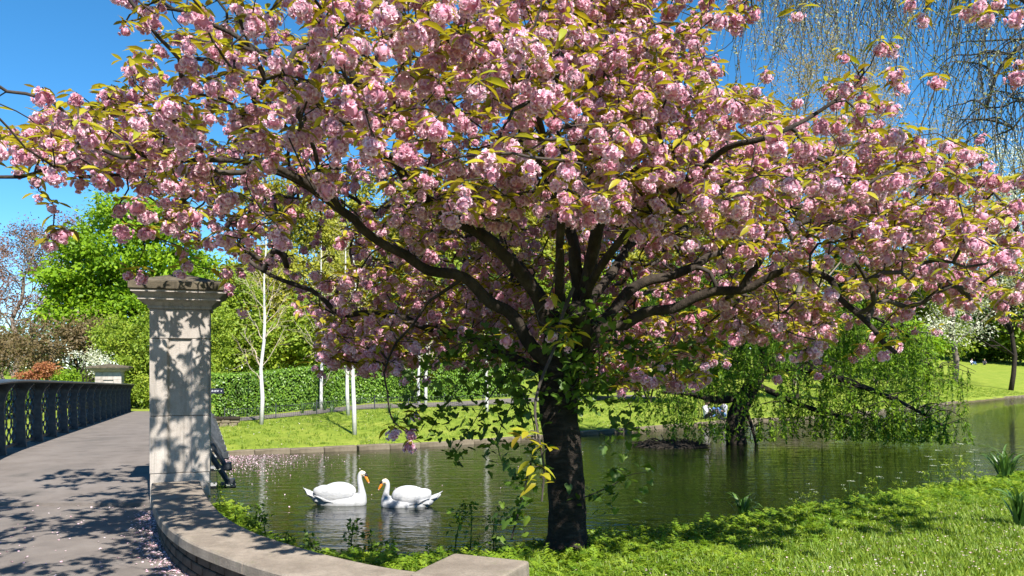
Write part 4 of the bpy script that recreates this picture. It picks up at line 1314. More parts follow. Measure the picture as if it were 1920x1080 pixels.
def wiggle(a, b, rs, n=6, amp=.06, sag=0.0):
    a, b = np.array(a, float), np.array(b, float); L = np.linalg.norm(b - a)
    out = []
    for i in range(n + 1):
        t = i / n
        p = a + (b - a) * t + rs.normal(0, amp * L, 3) * math.sin(math.pi * t) * .7
        p[2] += sag * L * math.sin(math.pi * t)
        out.append(p)
    return smooth_path(out, max(.05, L / 14))

def leafy_tree(name, label, loc, lobes, mat, bark, seed, clumps=160, per=90, spread=.6, leaf=.22, trunk_r=.25, nb=22, flat=.7, cat='tree', group=None, stems=1, lo=.55):
    """lobes: (x, y, z, rx, ry, rz) relative to the foot"""
    rs = np.random.default_rng(seed)
    g = empty(name, loc); tag(g, label, cat, group)
    L = np.array(lobes, float)
    cen = clump_centers(lobes, clumps, rs, lo)
    cen = cen[cen[:, 2] > .15]
    leaf_cloud('crown', cen, per, spread, leaf, rs, mat, g, flat)
    mb = MB()
    top = L[np.argmax(L[:, 2])]; mid = np.average(L[:, :3], axis=0, weights=L[:, 3] * L[:, 5])
    for s in range(stems):
        f = np.array([rs.uniform(-.3, .3), rs.uniform(-.3, .3), -.3]) * (stems > 1) + np.array([0, 0, -.15])
        tp = wiggle(f, (top[0] + rs.uniform(-.5, .5) * (stems > 1) * top[3], top[1], top[2] + top[5] * .4), rs, 6, .025)
        mb.tube(tp, list(np.linspace(trunk_r, trunk_r * .18, len(tp))), 8)
        pick = cen[rs.choice(len(cen), min(nb, len(cen)), replace=False)]
        for c in pick:
            # leave the trunk lower than the clump
            z = max(tp[1][2], min(c[2] * .62, tp[-1][2] * .85))
            i = int(np.argmin([abs(q[2] - z) for q in tp]))
            w = wiggle(tp[i], c, rs, 5, .05, .05)
            r0 = trunk_r * .32 * (1 - .6 * i / len(tp))
            mb.tube(w, list(np.linspace(r0, r0 * .2, len(w))), 5)
    mb.build('trunk', bark, g, smooth=True)
    return g

def limbs_rec(p, d, L, r, lvl, rs, out, up=.15, spread=.7, kids=(3, 5)):
    n = 5; pts = [np.array(p)]; dd = np.array(d)
    for i in range(n):
        dd = norm(dd + rs.normal(0, .13, 3) + np.array([0, 0, up * .25])); pts.append(pts[-1] + dd * L / n)
    out.append((pts, r, r * .45, lvl))
    if lvl == 0: return
    for k in range(rs.integers(*kids) + 1):
        t = rs.uniform(.3, 1.0); i = min(n, int(t * n) + 1)
        nd_ = norm(dd + rs.normal(0, spread, 3) + np.array([0, 0, up]))
        limbs_rec(pts[i], nd_, L * rs.uniform(.5, .72), r * .5, lvl - 1, rs, out, up, spread, kids)

def bare_tree(name, label, loc, height, seed, bark, budmat=None, buds=4, bud=.14, r0=.28, levels=4, spread=.65, group=None, up=.2, fork=.35, nmain=5, spreadb=.35):
    rs = np.random.default_rng(seed)
    g = empty(name, loc); tag(g, label, 'tree', group)
    out = []
    tp = wiggle((0, 0, -.2), (rs.uniform(-.6, .6), rs.uniform(-.6, .6), height * .6), rs, 6, .03)
    out.append(([np.array(p) for p in tp], r0, r0 * .4, 9))
    for k in range(nmain + 4):
        t = fork + (1 - fork) * k / (nmain + 3); i = min(len(tp) - 1, int(t * (len(tp) - 1)))
        a = k * 2.4 + rs.uniform(-.4, .4)
        d = norm(np.array([math.cos(a), math.sin(a), .7 + .8 * t]))
        limbs_rec(tp[i], d, height * rs.uniform(.24, .34) * (1.15 - .4 * t), r0 * .42 * (1.1 - .5 * t), levels - 1, rs, out, up, spread)
    mb = MB(); mt = MB(); tips = []
    for pts, ra, rb, lv in out:
        (mb if lv >= levels - 1 else mt).tube(pts, list(np.linspace(ra, rb, len(pts))), 7 if lv > 3 else (4 if lv > 1 else 3), cap=False)
        if lv <= 1: tips += pts[2:]
    mb.build('trunk', bark, g, smooth=True); mt.build('branches', bark, g)
    if budmat is not None:
        leaf_cloud('crown', np.array(tips), buds, spreadb, bud, rs, budmat, g, 1.0, .2)
    return g

def foot(px, d): 
    x = (px - CX) / FPX * d
    return Vector((x, d, gz(x, d)))

def lob(px, py, d, rpx, rpy, base, ry=None):
    """an ellipsoid lobe from its place and size in the photo, relative to a foot"""
    p = P(px, py, d); rx = rpx / FPX * d; rz = rpy / FPX * d
    return (p.x - base.x, p.y - base.y, p.z - base.z, rx, ry or rx, rz)

# --- left side
b = foot(250, 46)
leafy_tree('maple_tree', 'rounded bright green tree in fresh leaf behind the tall gatepost', b,
    [lob(255, 470, 46, 95, 100, b), lob(175, 500, 46, 70, 60, b), lob(330, 480, 46, 75, 80, b), lob(160, 575, 46, 65, 50, b), lob(260, 590, 46, 110, 60, b), lob(360, 560, 46, 60, 60, b), lob(240, 400, 46, 60, 45, b), lob(130, 530, 45, 40, 30, b)],
    M['lf_bright'], M['dark_bark'], 41, 330, 120, .75, .26, .3, 24, .5)
bare_tree('copper_beech', 'bare pale-branched tree with thin coppery young leaves at the woodland edge', foot(25, 48), 11.5, 50, M['pale_bark'], M['lf_copper'], 2, .13, .2, 4, .6)
bare_tree('copper_beech', 'brown-tinged bare tree half hidden between copper tree and bright green tree', foot(98, 57), 12.0, 52, M['pale_bark'], M['lf_brown'], 2, .14, .2, 4, .7)
bare_tree('copper_beech', 'reddish brown twiggy tree rising behind the iron railing', foot(-45, 56), 12.0, 56, M['pale_bark'], M['lf_copper'], 2, .15, .2, 4, .7)
b = foot(120, 40)
leafy_tree('olive_shrub', 'olive brown twiggy shrub below the bright green tree', b, [lob(120, 640, 40, 60, 45, b), lob(70, 660, 41, 50, 35, b), lob(170, 630, 41, 45, 40, b)], M['lf_brown'], M['dark_bark'], 57, 90, 70, .5, .16, .07, 20, .8, 'shrub', stems=4, lo=.2)
b = foot(30, 44)
leafy_tree('brown_shrub', 'dull brown undergrowth bush at the foot of pale-branched tree', b, [lob(20, 660, 44, 70, 40, b), lob(-30, 640, 45, 60, 50, b)], M['lf_brown'], M['pale_bark'], 157, 80, 60, .5, .16, .07, 26, .8, 'shrub', stems=4, lo=.2)
b = foot(262, 37)
leafy_tree('lime_shrub', 'tall yellow-green leafy shrub at the far end of the bridge', b, [lob(258, 690, 37, 42, 75, b), lob(215, 645, 37.5, 40, 45, b), lob(290, 650, 37, 40, 60, b), lob(262, 738, 36, 32, 35, b)], M['lf_lime'], M['dark_bark'], 58, 210, 90, .34, .13, .05, 26, .8, 'shrub', stems=5, lo=.3)
b = foot(345, 38)
leafy_tree('lime_shrub', 'yellow-green shrub standing right behind the tall gatepost', b, [lob(345, 680, 38, 60, 80, b), lob(400, 640, 39, 40, 70, b)], M['lf_lime'], M['dark_bark'], 60, 170, 80, .4, .14, .05, 26, .8, 'shrub', stems=5, lo=.3)
b = foot(172, 36)
leafy_tree('white_shrub', 'small shrub with whitish flowers behind the short gatepost', b, [lob(168, 668, 36, 30, 25, b), lob(190, 690, 36, 30, 20, b)], M['lf_white'], M['dark_bark'], 61, 36, 40, .25, .09, .04, 16, .8, 'shrub', stems=3, lo=.2)
b = foot(82, 34)
leafy_tree('red_shrub', 'salmon red leaved shrub just above the iron handrail', b, [lob(84, 694, 34, 17, 13, b), lob(52, 706, 34, 16, 6, b)], M['lf_red'], M['dark_bark'], 62, 40, 60, .22, .10, .04, 14, .8, 'shrub', stems=3, lo=.2)
b = foot(130, 37)
leafy_tree('green_shrub', 'low fresh green bush between red shrub and short gatepost', b, [lob(120, 712, 37, 35, 16, b), lob(165, 718, 37, 40, 12, b), lob(60, 730, 37, 60, 20, b)], M['lf_bright'], M['dark_bark'], 63, 120, 70, .25, .10, .04, 14, .8, 'shrub', stems=3, lo=.2)
b = foot(-10, 30)
leafy_tree('green_shrub', 'dark green low bush glimpsed through the railing lattice', b, [lob(-10, 745, 30, 70, 30, b)], M['lf_mid'], M['dark_bark'], 64, 90, 60, .3, .12, .04, 12, .8, 'shrub', stems=3, lo=.2)

# --- behind the hedge
BACK = [  # px, d, lobes in px (x, y, rx, ry), material, name, label
    (445, 45, [(440, 590, 50, 90), (400, 620, 40, 60), (480, 640, 45, 50)], 'lf_lime', 'poplar_tree', 'slender lime green tree behind the hedge next to the tall gatepost'),
    (520, 48, [(520, 570, 45, 95), (545, 640, 50, 50), (500, 520, 30, 50)], 'lf_yellow', 'poplar_tree', 'golden yellow-green tree behind hedge and single birch'),
    (590, 46, [(590, 620, 45, 70), (620, 650, 45, 45)], 'lf_lime', 'leafy_tree', 'lime green bushy tree behind the hedge'),
    (660, 50, [(660, 590, 55, 100), (700, 640, 45, 50)], 'lf_yellow', 'leafy_tree', 'yellow-green tree behind the twin birches'),
    (740, 52, [(740, 600, 60, 90), (780, 640, 50, 50)], 'lf_mid', 'leafy_tree', 'darker green tree behind hedge below pink boughs'),
    (830, 54, [(830, 590, 60, 95), (870, 640, 50, 50)], 'lf_lime', 'leafy_tree', 'light green tree behind hedge and hanging climber'),
    (930, 56, [(930, 590, 65, 90), (960, 650, 55, 45)], 'lf_mid', 'leafy_tree', 'mid green tree seen past the left of cherry trunk'),
    (1030, 60, [(1030, 580, 70, 100)], 'lf_lime', 'leafy_tree', 'pale green tree directly behind the cherry trunk'),
    (1140, 58, [(1140, 600, 70, 85), (1180, 660, 60, 40)], 'lf_bright', 'leafy_tree', 'bright green tree on the far lawn past the cherry trunk'),
    (1250, 60, [(1250, 590, 70, 100), (1280, 660, 60, 40)], 'lf_mid', 'leafy_tree', 'mid green tree behind the weeping willow'),
    (1350, 64, [(1350, 560, 75, 110), (1320, 650, 60, 40)], 'lf_lime', 'leafy_tree', 'light green tree rising above the willow trunk'),
    (1470, 68, [(1470, 570, 75, 100), (1500, 650, 60, 40)], 'lf_yellow', 'leafy_tree', 'yellowish tree behind the drooping willow limb'),
    (1590, 74, [(1590, 560, 75, 110), (1640, 640, 60, 40)], 'lf_mid', 'leafy_tree', 'dark trunked green tree at the back of the far lawn'),
    (1710, 86, [(1710, 570, 75, 90), (1750, 630, 60, 40)], 'lf_lime', 'leafy_tree', 'light green tree at the back of right lawn'),
    (1830, 128, [(1830, 590, 75, 75), (1880, 640, 60, 30)], 'lf_mid', 'leafy_tree', 'green tree behind the far seated pair'),
    (1940, 120, [(1940, 580, 80, 80)], 'lf_lime', 'leafy_tree', 'pale green tree beyond the white-flowered tree'),
]
for k, (px, d, ls_, mt, nm, lb) in enumerate(BACK):
    b = foot(px, d)
    lobes = [lob(x, y, d, rx, ry, b) for x, y, rx, ry in ls_]
    leafy_tree(nm, lb, b, lobes, M[mt], M['dark_bark'], 70 + k, 190, 90, .016 * d, .0052 * d, .2, 16, .7, group=None, lo=.35)

for k, (px, d, ls_, mt, lb) in enumerate([(1215, 41, [(1215, 670, 60, 50), (1270, 690, 45, 40), (1160, 690, 45, 40)], 'lf_mid', 'broad green bush on the far bank between cherry trunk and willow'),
        (1490, 47, [(1490, 640, 60, 55), (1550, 660, 50, 40)], 'lf_mid', 'rounded green bush on the far bank behind the willow limb'),
        (1650, 58, [(1650, 630, 60, 50), (1710, 645, 50, 35), (1600, 650, 40, 40)], 'lf_bright', 'fresh green bush behind the drooping tip of the willow'),
        (1100, 43, [(1100, 690, 50, 40), (1060, 700, 40, 30)], 'lf_lime', 'light green low bush on the far lawn just past the cherry trunk')]):
    b = foot(px, d)
    leafy_tree('green_shrub', lb, b, [lob(x, y, d, rx, ry, b) for x, y, rx, ry in ls_], M[mt], M['dark_bark'], 170 + k, 130, 80, .011 * d, .0045 * d, .06, 20, .8, 'shrub', stems=4, lo=.3)

# distant wood closing the view: reads as one mass
rs = np.random.default_rng(99)
cx_ = rs.uniform(-130, 190, 900); dy = rs.uniform(135, 160, 900)
cz_ = np.array([gz(x, y) for x, y in zip(cx_, dy)]) + rs.uniform(.3, 13, 900) * (0.75 + .25 * np.sin(cx_ * .11) * np.sin(cx_ * .037 + 1))
o = leaf_cloud('distant_wood', np.stack([cx_, dy, cz_], -1), 45, 2.6, 1.0, rs, M['lf_mid']); tag(o, 'far hazy mass of green woodland behind the park', 'woodland', kind='stuff')

for k, (px, d, h, lb) in enumerate([(575, 60, 15, 'tall thinly leaved yellow-green tree above the birches'), (720, 66, 17, 'tall yellow-green tree behind the pink boughs left of cherry trunk'), (870, 62, 16, 'tall airy tree behind the middle of the cherry crown'), (1020, 68, 17.5, 'tall airy tree straight behind the cherry fork'), (1190, 66, 17, 'tall thinly leaved tree behind the right boughs of cherry'), (1320, 72, 18, 'tall thinly leaved tree above the willow')]):
    bare_tree('ash_tree', lb, foot(px, d), h, 130 + k, M['pale_bark'], M['lf_yellow'], 5, .3, .25, 4, .65, spreadb=.6)
# --- tall bare trees on the right
bare_tree('plane_tree', 'tall bare tree with golden young leaves above the cherry crown', foot(1490, 62), 29, 81, M['pale_bark'], M['lf_gold'], 3, .17, .3, 4, .7, spreadb=.5)
bare_tree('plane_tree', 'tall golden-budded tree between cherry crown and weeping tree', foot(1640, 70), 29, 82, M['pale_bark'], M['lf_gold'], 3, .17, .3, 4, .7, spreadb=.5)
bare_tree('plane_tree', 'golden-budded tree behind the white-flowered tree', foot(1790, 78), 24, 83, M['pale_bark'], M['lf_gold'], 2, .18, .3, 4, .7, spreadb=.5)
b = foot(1895, 71)
leafy_tree('white_blossom_tree', 'tall tree dotted with creamy white flowers beside the far right lawn', b,
    [lob(1900, 320, 71, 90, 60, b), lob(1860, 400, 71, 80, 70, b), lob(1940, 450, 71, 90, 90, b), lob(1860, 520, 71, 90, 60, b), lob(1800, 600, 69, 70, 40, b), lob(1700, 620, 69, 60, 30, b)], M['lf_white'], M['dark_bark'], 90, 260, 60, 1.1, .22, .22, 40, .6, lo=.3)

# --- weeping bare-twigged tree, its trunk beyond the right edge of the picture
def weeping(name, label, loc, limbs, bark, seed, strands, slen, twr, budmat, bud, buds_per, drift=.12, budw=.5, step=.35, lr=.12, jit=.10, clear=None):
    rs = np.random.default_rng(seed); g = empty(name, loc); tag(g, label, 'tree'); o0 = np.array(loc)
    mb = MB(); src = []
    for pts, r0, r1 in limbs:
        q = smooth_path(pts, step * .7); mb.tube([Vector(p) - Vector(loc) for p in q], list(np.linspace(r0, r1, len(q))), 8, wob=.08, rng=random.Random(seed))
        if r1 < lr: src += [np.array(p) for p in q[len(q) // 5:]]
    # side branches off the limbs
    side = MB(); s2 = []
    src = np.array(src)
    for k in range(len(src) * 2):
        p = src[rs.integers(0, len(src))]; a = rs.uniform(0, 6.283); L = rs.uniform(.5, 2.0)
        e = p + np.array([math.cos(a) * L, math.sin(a) * L, rs.uniform(-.35, .35)])
        w = wiggle(p, e, rs, 4, .07, .12); side.tube([Vector(x) - Vector(loc) for x in w], list(np.linspace(twr * 2.6, twr, len(w))), 4, cap=False)
        s2 += [np.array(x) for x in w[1:]]
    s2 = np.array(s2 + list(src)) if len(s2) else src
    mb.build('trunk', bark, g, smooth=True); side.build('branches', bark, g)
    st = MB(); bp = []; bd = []
    for k in range(strands):
        p = s2[rs.integers(0, len(s2))].copy(); L = slen * rs.uniform(.35, 1.25)
        L = min(L, max(.3, p[2] - .12))
        a = rs.uniform(0, 6.283); dr = np.array([math.cos(a), math.sin(a), 0]) * drift
        n = max(4, int(L / .28)); pts = [p.copy()]; v = np.array([dr[0] * 2, dr[1] * 2, -.3])
        for i in range(n):
            v = v * .75 + np.array([dr[0] * .25, dr[1] * .25, -1.0]) * .4 + rs.normal(0, jit, 3)
            v = norm(v); p = p + v * L / n; pts.append(p.copy())
        st.tube([Vector(x) - Vector(loc) for x in pts], list(np.linspace(twr, twr * .5, len(pts))), 3, cap=False)
        q = np.array(pts); nb_ = int(L * buds_per)
        t = rs.uniform(0.05, 1, nb_) * (len(q) - 1); i0 = np.minimum(t.astype(int), len(q) - 2); fr = (t - i0)[:, None]
        bp.append(q[i0] * (1 - fr) + q[i0 + 1] * fr); bd.append(q[i0 + 1] - q[i0])
    st.build('hanging_twigs', bark, g)['kind'] = 'stuff'
    bp = np.vstack(bp); bd = norm(np.vstack(bd))
    if clear is not None:                               # a natural opening in the curtain of leaves
        qx, qy = proj(bp); kk = ~((qx > clear[0]) & (qx < clear[1]) & (qy > clear[2]) & (qy < clear[3]) & (rs.uniform(0, 1, len(bp)) < .93)); bp, bd = bp[kk], bd[kk]
    bp = bp - o0; n = len(bp)
    ax = norm(bd * .55 + rs.normal(0, .55, (n, 3)) * np.array([1, 1, .5])); nr = rs.normal(0, 1, (n, 3)); nr = norm(nr - ax * np.sum(nr * ax, 1)[:, None])
    Lf = bud * rs.uniform(.6, 1.4, n); v, f = kite_leaves(bp, ax, nr, Lf, Lf * budw)
    link('foliage', mesh_np('foliage', v, f, {'rnd': np.repeat(rs.uniform(0, 1, n), 4)}), budmat, g)['kind'] = 'stuff'
    return g
wf = Vector((17.5, 15.5, gz(17.5, 15.5)))
wtop = wf + Vector((-.8, .5, 9.0))
wl_ = [([wf - Vector((0, 0, .3)), wf + Vector((-.2, .1, 4)), wtop, wtop + Vector((-.5, .3, 4))], .42, .2),
    ([wtop, P(2050, -120, 16), P(1850, -150, 16), P(1680, -150, 16.3), P(1520, -110, 16.5), P(1440, -40, 16.6)], .16, .03),
    ([wtop + Vector((-.2, .1, -1.5)), P(2060, 40, 16), P(1960, 60, 16), P(1880, 120, 16), P(1850, 200, 16)], .13, .03),
    ([wtop + Vector((-.2, .1, 1)), P(2000, -260, 17.5), P(1800, -200, 18), P(1600, -180, 18), P(1480, -100, 18.2)], .14, .03),
    ([wtop + Vector((-.3, .2, 0)), P(2000, -40, 14.5), P(1800, -60, 14.3), P(1650, -60, 14.2), P(1560, -10, 14.2)], .12, .03),
    ([wtop + Vector((-.2, .2, -2)), P(2050, 150, 15.5), P(1960, 170, 15.5), P(1900, 240, 15.5)], .10, .02)]
weeping('weeping_tree', 'weeping tree with curtains of dark bare twigs hanging against the sky', wf, wl_, M['grey_twig'], 5, 1900, 2.5, .0085, M['lf_bud'], .055, 7, .32, .5, jit=.2)

# --- willow over the water
wb_ = Vector(P(1385, 836, 25.6)); wb_.z = -.35
W_ = lambda *a: P(*a)
wil = [([wb_, W_(1378, 795, 25.6), W_(1398, 745, 25.6), W_(1424, 697, 25.6), W_(1437, 650, 25.6), W_(1447, 590, 25.6), W_(1455, 500, 25.6)], .34, .16),
    ([W_(1405, 742, 25.6), W_(1380, 745, 25.4), W_(1340, 750, 25.2), W_(1300, 738, 25), W_(1240, 735, 25)], .17, .05),
    ([W_(1428, 690, 25.6), W_(1500, 690, 25.2), W_(1580, 712, 25), W_(1680, 750, 24.6), W_(1770, 798, 24.3)], .16, .03),
    ([W_(1415, 720, 25.6), W_(1510, 762, 25.8), W_(1600, 785, 25.8), W_(1700, 790, 25.6)], .11, .03),
    ([W_(1445, 600, 25.6), W_(1380, 520, 25.4), W_(1280, 520, 25), W_(1190, 560, 24.8), W_(1130, 620, 24.6)], .13, .03),
    ([W_(1440, 640, 25.6), W_(1340, 600, 26.5), W_(1230, 610, 27), W_(1150, 650, 27.2)], .12, .03),
    ([W_(1447, 590, 25.6), W_(1530, 560, 25.2), W_(1630, 590, 25), W_(1720, 640, 24.8)], .12, .03),
    ([W_(1440, 640, 25.6), W_(1520, 620, 27), W_(1640, 640, 28.5), W_(1760, 690, 29)], .12, .03),
    ([W_(1447, 590, 25.6), W_(1450, 560, 24), W_(1420, 600, 22.8)], .10, .03),
    ([W_(1437, 650, 25.6), W_(1380, 650, 24.2), W_(1310, 690, 23.2)], .10, .03),
    ([W_(1395, 760, 25.6), W_(1410, 800, 25.3), W_(1420, 845, 25.0)], .07, .04)]
weeping('weeping_willow', 'leaning weeping willow with fresh green trailing strands over the lake', wb_, wil, M['dark_bark'], 9, 1450, 1.9, .007, M['lf_willow'], .13, 27, .12, .34, .4, clear=(1308, 1374, 738, 792))

# floating mass of twigs under the willow
rs = np.random.default_rng(4)
mb = MB(); ip = P(1255, 836, 24.6)
isl = empty('floating_debris', (ip.x, ip.y, 0)); tag(isl, 'dark raft of dead twigs floating under the willow', 'debris')
for k in range(260):
    a = rs.uniform(0, 6.283); r = math.sqrt(rs.uniform(0, 1)); c = np.array([math.cos(a) * r * 1.15, math.sin(a) * r * .8, .22 * (1 - r * r) * rs.uniform(0, 1)])
    d = norm(np.array([rs.normal(), rs.normal(), rs.normal() * .25])) * rs.uniform(.15, .4)
    mb.tube([c - d, c + rs.normal(0, .03, 3), c + d], [.012, .016, .008], 3)
mb.build('twig_raft', M['dark_bark'], isl)
mb = MB(); ellipsoid(mb, (0, 0, -.05), (1.15, .8, .17)); mb.build('mud_mound', M['dark_bark'], isl)

# ------------------------------------------------------------------ people on the far lawn
def seat(px, py, rz, label, shirt, legs, hair, sc=1.0):
    p = on_ground(px, py, 26); person('person', (p.x, p.y, p.z - .01), rz, label, shirt, legs, hair, 'sit', sc)
seat(1356, 783, R(-70), 'person in grey shirt and blue jeans sitting on the bank behind the willow', M['grey_shirt'], M['jeans'], M['brown_hair'])
seat(1326, 786, R(50), 'fair-haired person in pale top sitting on bank beside person in jeans', M['pale_shirt'], M['dark_cloth'], M['fair_hair'])
seat(1822, 684, R(20), 'distant person in pale top sitting high on the far lawn', M['pale_shirt'], M['jeans'], M['brown_hair'])
seat(1846, 684, R(-30), 'distant person in dark clothes sitting high on the far lawn', M['dark_cloth'], M['dark_cloth'], M['brown_hair'])

# ------------------------------------------------------------------ hedge, fence, sign, low stone wall
rs = np.random.default_rng(31)
hq, hn, ht = shore(10.9, -7.6, 8, .4)
hed = empty('clipped_hedge', (hq[0][0], hq[0][1], gz(*hq[0]))); tag(hed, 'long clipped green hedge behind the birches', 'hedge'); H0 = np.array(hed.location)
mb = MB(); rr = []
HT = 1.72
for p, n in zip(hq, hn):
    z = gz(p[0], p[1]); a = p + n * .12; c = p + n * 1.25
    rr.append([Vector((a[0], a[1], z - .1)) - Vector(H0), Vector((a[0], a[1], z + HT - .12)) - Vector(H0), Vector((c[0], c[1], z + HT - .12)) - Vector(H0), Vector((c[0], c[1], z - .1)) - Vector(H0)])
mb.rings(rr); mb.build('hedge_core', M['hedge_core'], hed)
N = 30000
i = rs.integers(0, len(hq), N); al = rs.uniform(-.2, .2, N)
face = rs.uniform(0, 1, N); w = np.where(face < .68, rs.normal(0.04, .06, N), rs.uniform(0, 1.35, N)); zz = np.where(face < .68, rs.uniform(0, HT, N), HT + rs.normal(-.03, .045, N))
w += .05 * np.sin(i * .9) * (face < .68)
gzz = np.array([gz(p[0], p[1]) for p in hq])
hp_ = np.stack([hq[i, 0] + ht[i, 0] * al + hn[i, 0] * w, hq[i, 1] + ht[i, 1] * al + hn[i, 1] * w, gzz[i] + zz], -1) - H0
outw = np.where((face < .68)[:, None], np.stack([-hn[i, 0], -hn[i, 1], np.full(N, .35)], -1), np.array([0, -.2, 1.0]))
nr = norm(outw + rs.normal(0, .45, (N, 3))); ax = norm(np.cross(nr, rs.normal(0, 1, (N, 3))) + np.array([0, 0, -.3])); nr = norm(nr - ax * np.sum(nr * ax, 1)[:, None])
L = .085 * rs.uniform(.7, 1.5, N); v, f = kite_leaves(hp_, ax, nr, L, L * .62)
link('hedge_foliage', mesh_np('hedge_foliage', v, f, {'rnd': np.repeat(rs.uniform(0, 1, N), 4)}), M['lf_hedge'], hed)['kind'] = 'stuff'

fq, fn, ft = shore(8.15, -7.4, 8, .1)
fen = empty('low_fence', (fq[0][0], fq[0][1], gz(*fq[0]))); tag(fen, 'low thin black wire fence along the far path', 'fence'); F0 = Vector(fen.location)
pk = MB(); line = []
for k, p in enumerate(fq):
    z = gz(p[0], p[1]); c = Vector((p[0], p[1], z)) - F0; line.append(c)
    if k % 20 == 0:
        mb = MB(); mb.box(c + Vector((0, 0, .28)), (.035, .035, .62), math.atan2(ft[k, 1], ft[k, 0])); mb.build('fence_post', M['iron'], fen)
    else: pk.box(c + Vector((0, 0, .25)), (.007, .007, .5))
pk.build('pickets', M['iron'], fen)['kind'] = 'stuff'
for h in (.09, .47):
    mb = MB(); mb.tube([c + Vector((0, 0, h)) for c in line[::5]], .008, 4); mb.build('rail', M['iron'], fen)

# finger sign at the hedge
sp_ = foot(384, 31.0)
sg = empty('finger_sign', sp_); tag(sg, 'small dark finger sign with white lettering in front of the hedge', 'sign')
mb = MB(); mb.tube([(0, 0, -.1), (0, 0, 2.0)], .04, 10); mb.build('post', M['black'], sg)
zc = P(405, 733, 31).z - sp_.z
mb = MB(); mb.box((.38, -.05, zc), (.74, .03, .2)); brd = mb.build('board', plain('sign_navy', (.015, .016, .035), .4), sg)
mb = MB()
rsg = random.Random(2)
x = .16
for k in range(9):
    w_ = rsg.uniform(.02, .034); h_ = .07
    mb.box((x, -.068, zc), (.009, .004, h_)); 
    if k % 3 != 1: mb.box((x + w_ * .5, -.068, zc + rsg.choice((-.03, 0, .03))), (w_, .004, .011))
    if k % 2: mb.box((x + w_, -.068, zc), (.008, .004, h_))
    x += w_ + .02
mb.box((.66, -.068, zc), (.05, .004, .014)); mb.box((.675, -.068, zc + .012), (.03, .004, .01), M=Matrix.Rotation(R(40), 4, 'Y')); mb.box((.675, -.068, zc - .012), (.03, .004, .01), M=Matrix.Rotation(R(-40), 4, 'Y'))
mb.build('lettering', M['white_paint'], brd)

# low stone wall beside the end of the bridge
lw = foot(404, 27.6)
lwall = empty('low_stone_wall', lw, R(14)); tag(lwall, 'short low brown stone wall with dark coping on the lawn by the gatepost', 'wall')
rnd = random.Random(12)
for c in range(2):
    for k in range(5):
        o = link('stone', bevel_box_mesh('stone', (.29, .3, .14), .02, 1, .012, 50 + c * 5 + k), M['edging'], lwall); o.location = (-.62 + k * .3 + (c % 2) * .06, 0, .05 + c * .145)
for k in range(3):
    o = link('coping_stone', bevel_box_mesh('coping_stone', (.52, .38, .10), .015, 1, .006, 70 + k), M['dark_bark'], lwall); o.location = (-.52 + k * .53, 0, .29)

# ------------------------------------------------------------------ birches on the far lawn
BIR = [(490, 796, 'single white-stemmed birch standing nearest the tall gatepost'), (602, 767, 'slim white birch close to the far path, between single birch and leaning pair'),
       (653, 779, 'white birch behind the foremost birch of the group'), (665, 815, 'white birch standing closest to the lake edge'),
       (785, 757, 'white birch beside the path, one of a close pair'), (798, 764, 'white birch of the close pair, on its lake side'), (913, 772, 'white birch half hidden by the climber on cherry trunk')]
def birch(px, py, label, seed):
    rs = np.random.default_rng(seed); p = on_ground(px, py, 22, 60)
    g = empty('birch_tree', p, rs.uniform(0, 6)); tag(g, label, 'tree', 'white birches on the far lawn')
    h = rs.uniform(6.3, 7.6)
    tp = wiggle((0, 0, -.1), (rs.uniform(-.25, .25), rs.uniform(-.2, .2), h), rs, 7, .008)
    mb = MB(); mb.tube(tp, list(np.linspace(.078, .012, len(tp))), 9); mb.build('trunk', M['birch_bark'], g, smooth=True)
    bw = MB(); tw = MB(); tips = []
    for k in range(24):
        t = .26 + .70 * k / 24; i = int(t * (len(tp) - 1)); a = k * 2.4 + rs.uniform(-.5, .5); L = (1.9 * (1.02 - t) + .3) * rs.uniform(.7, 1.1)
        s = np.array(tp[i]); e = s + np.array([math.cos(a) * L * .62, math.sin(a) * L * .62, L * rs.uniform(.75, 1.1)])
        w = wiggle(s, e, rs, 4, .04, -.05); r0 = .022 * (1.15 - t)
        bw.tube(w, list(np.linspace(r0, .006, len(w))), 5, cap=False)
        for q in range(7):
            j = rs.integers(len(w) // 3, len(w)); s2 = np.array(w[j]); e2 = s2 + norm(np.array([math.cos(a), math.sin(a), .6]) + rs.normal(0, .6, 3)) * rs.uniform(.3, .7)
            w2 = wiggle(s2, e2, rs, 3, .05); tw.tube(w2, list(np.linspace(.006, .003, len(w2))), 3, cap=False); tips += [np.array(x) for x in w2[1:]]
    bw.build('branches', M['birch_twig'], g); tw.build('twigs', M['birch_twig'], g)['kind'] = 'stuff'
    leaf_cloud('crown', np.array(tips)[::2], 2, .12, .05, rs, M['lf_yellow'], g, 1.0, .2)
for k, (px, py, lb) in enumerate(BIR): birch(px, py, lb, 200 + k)

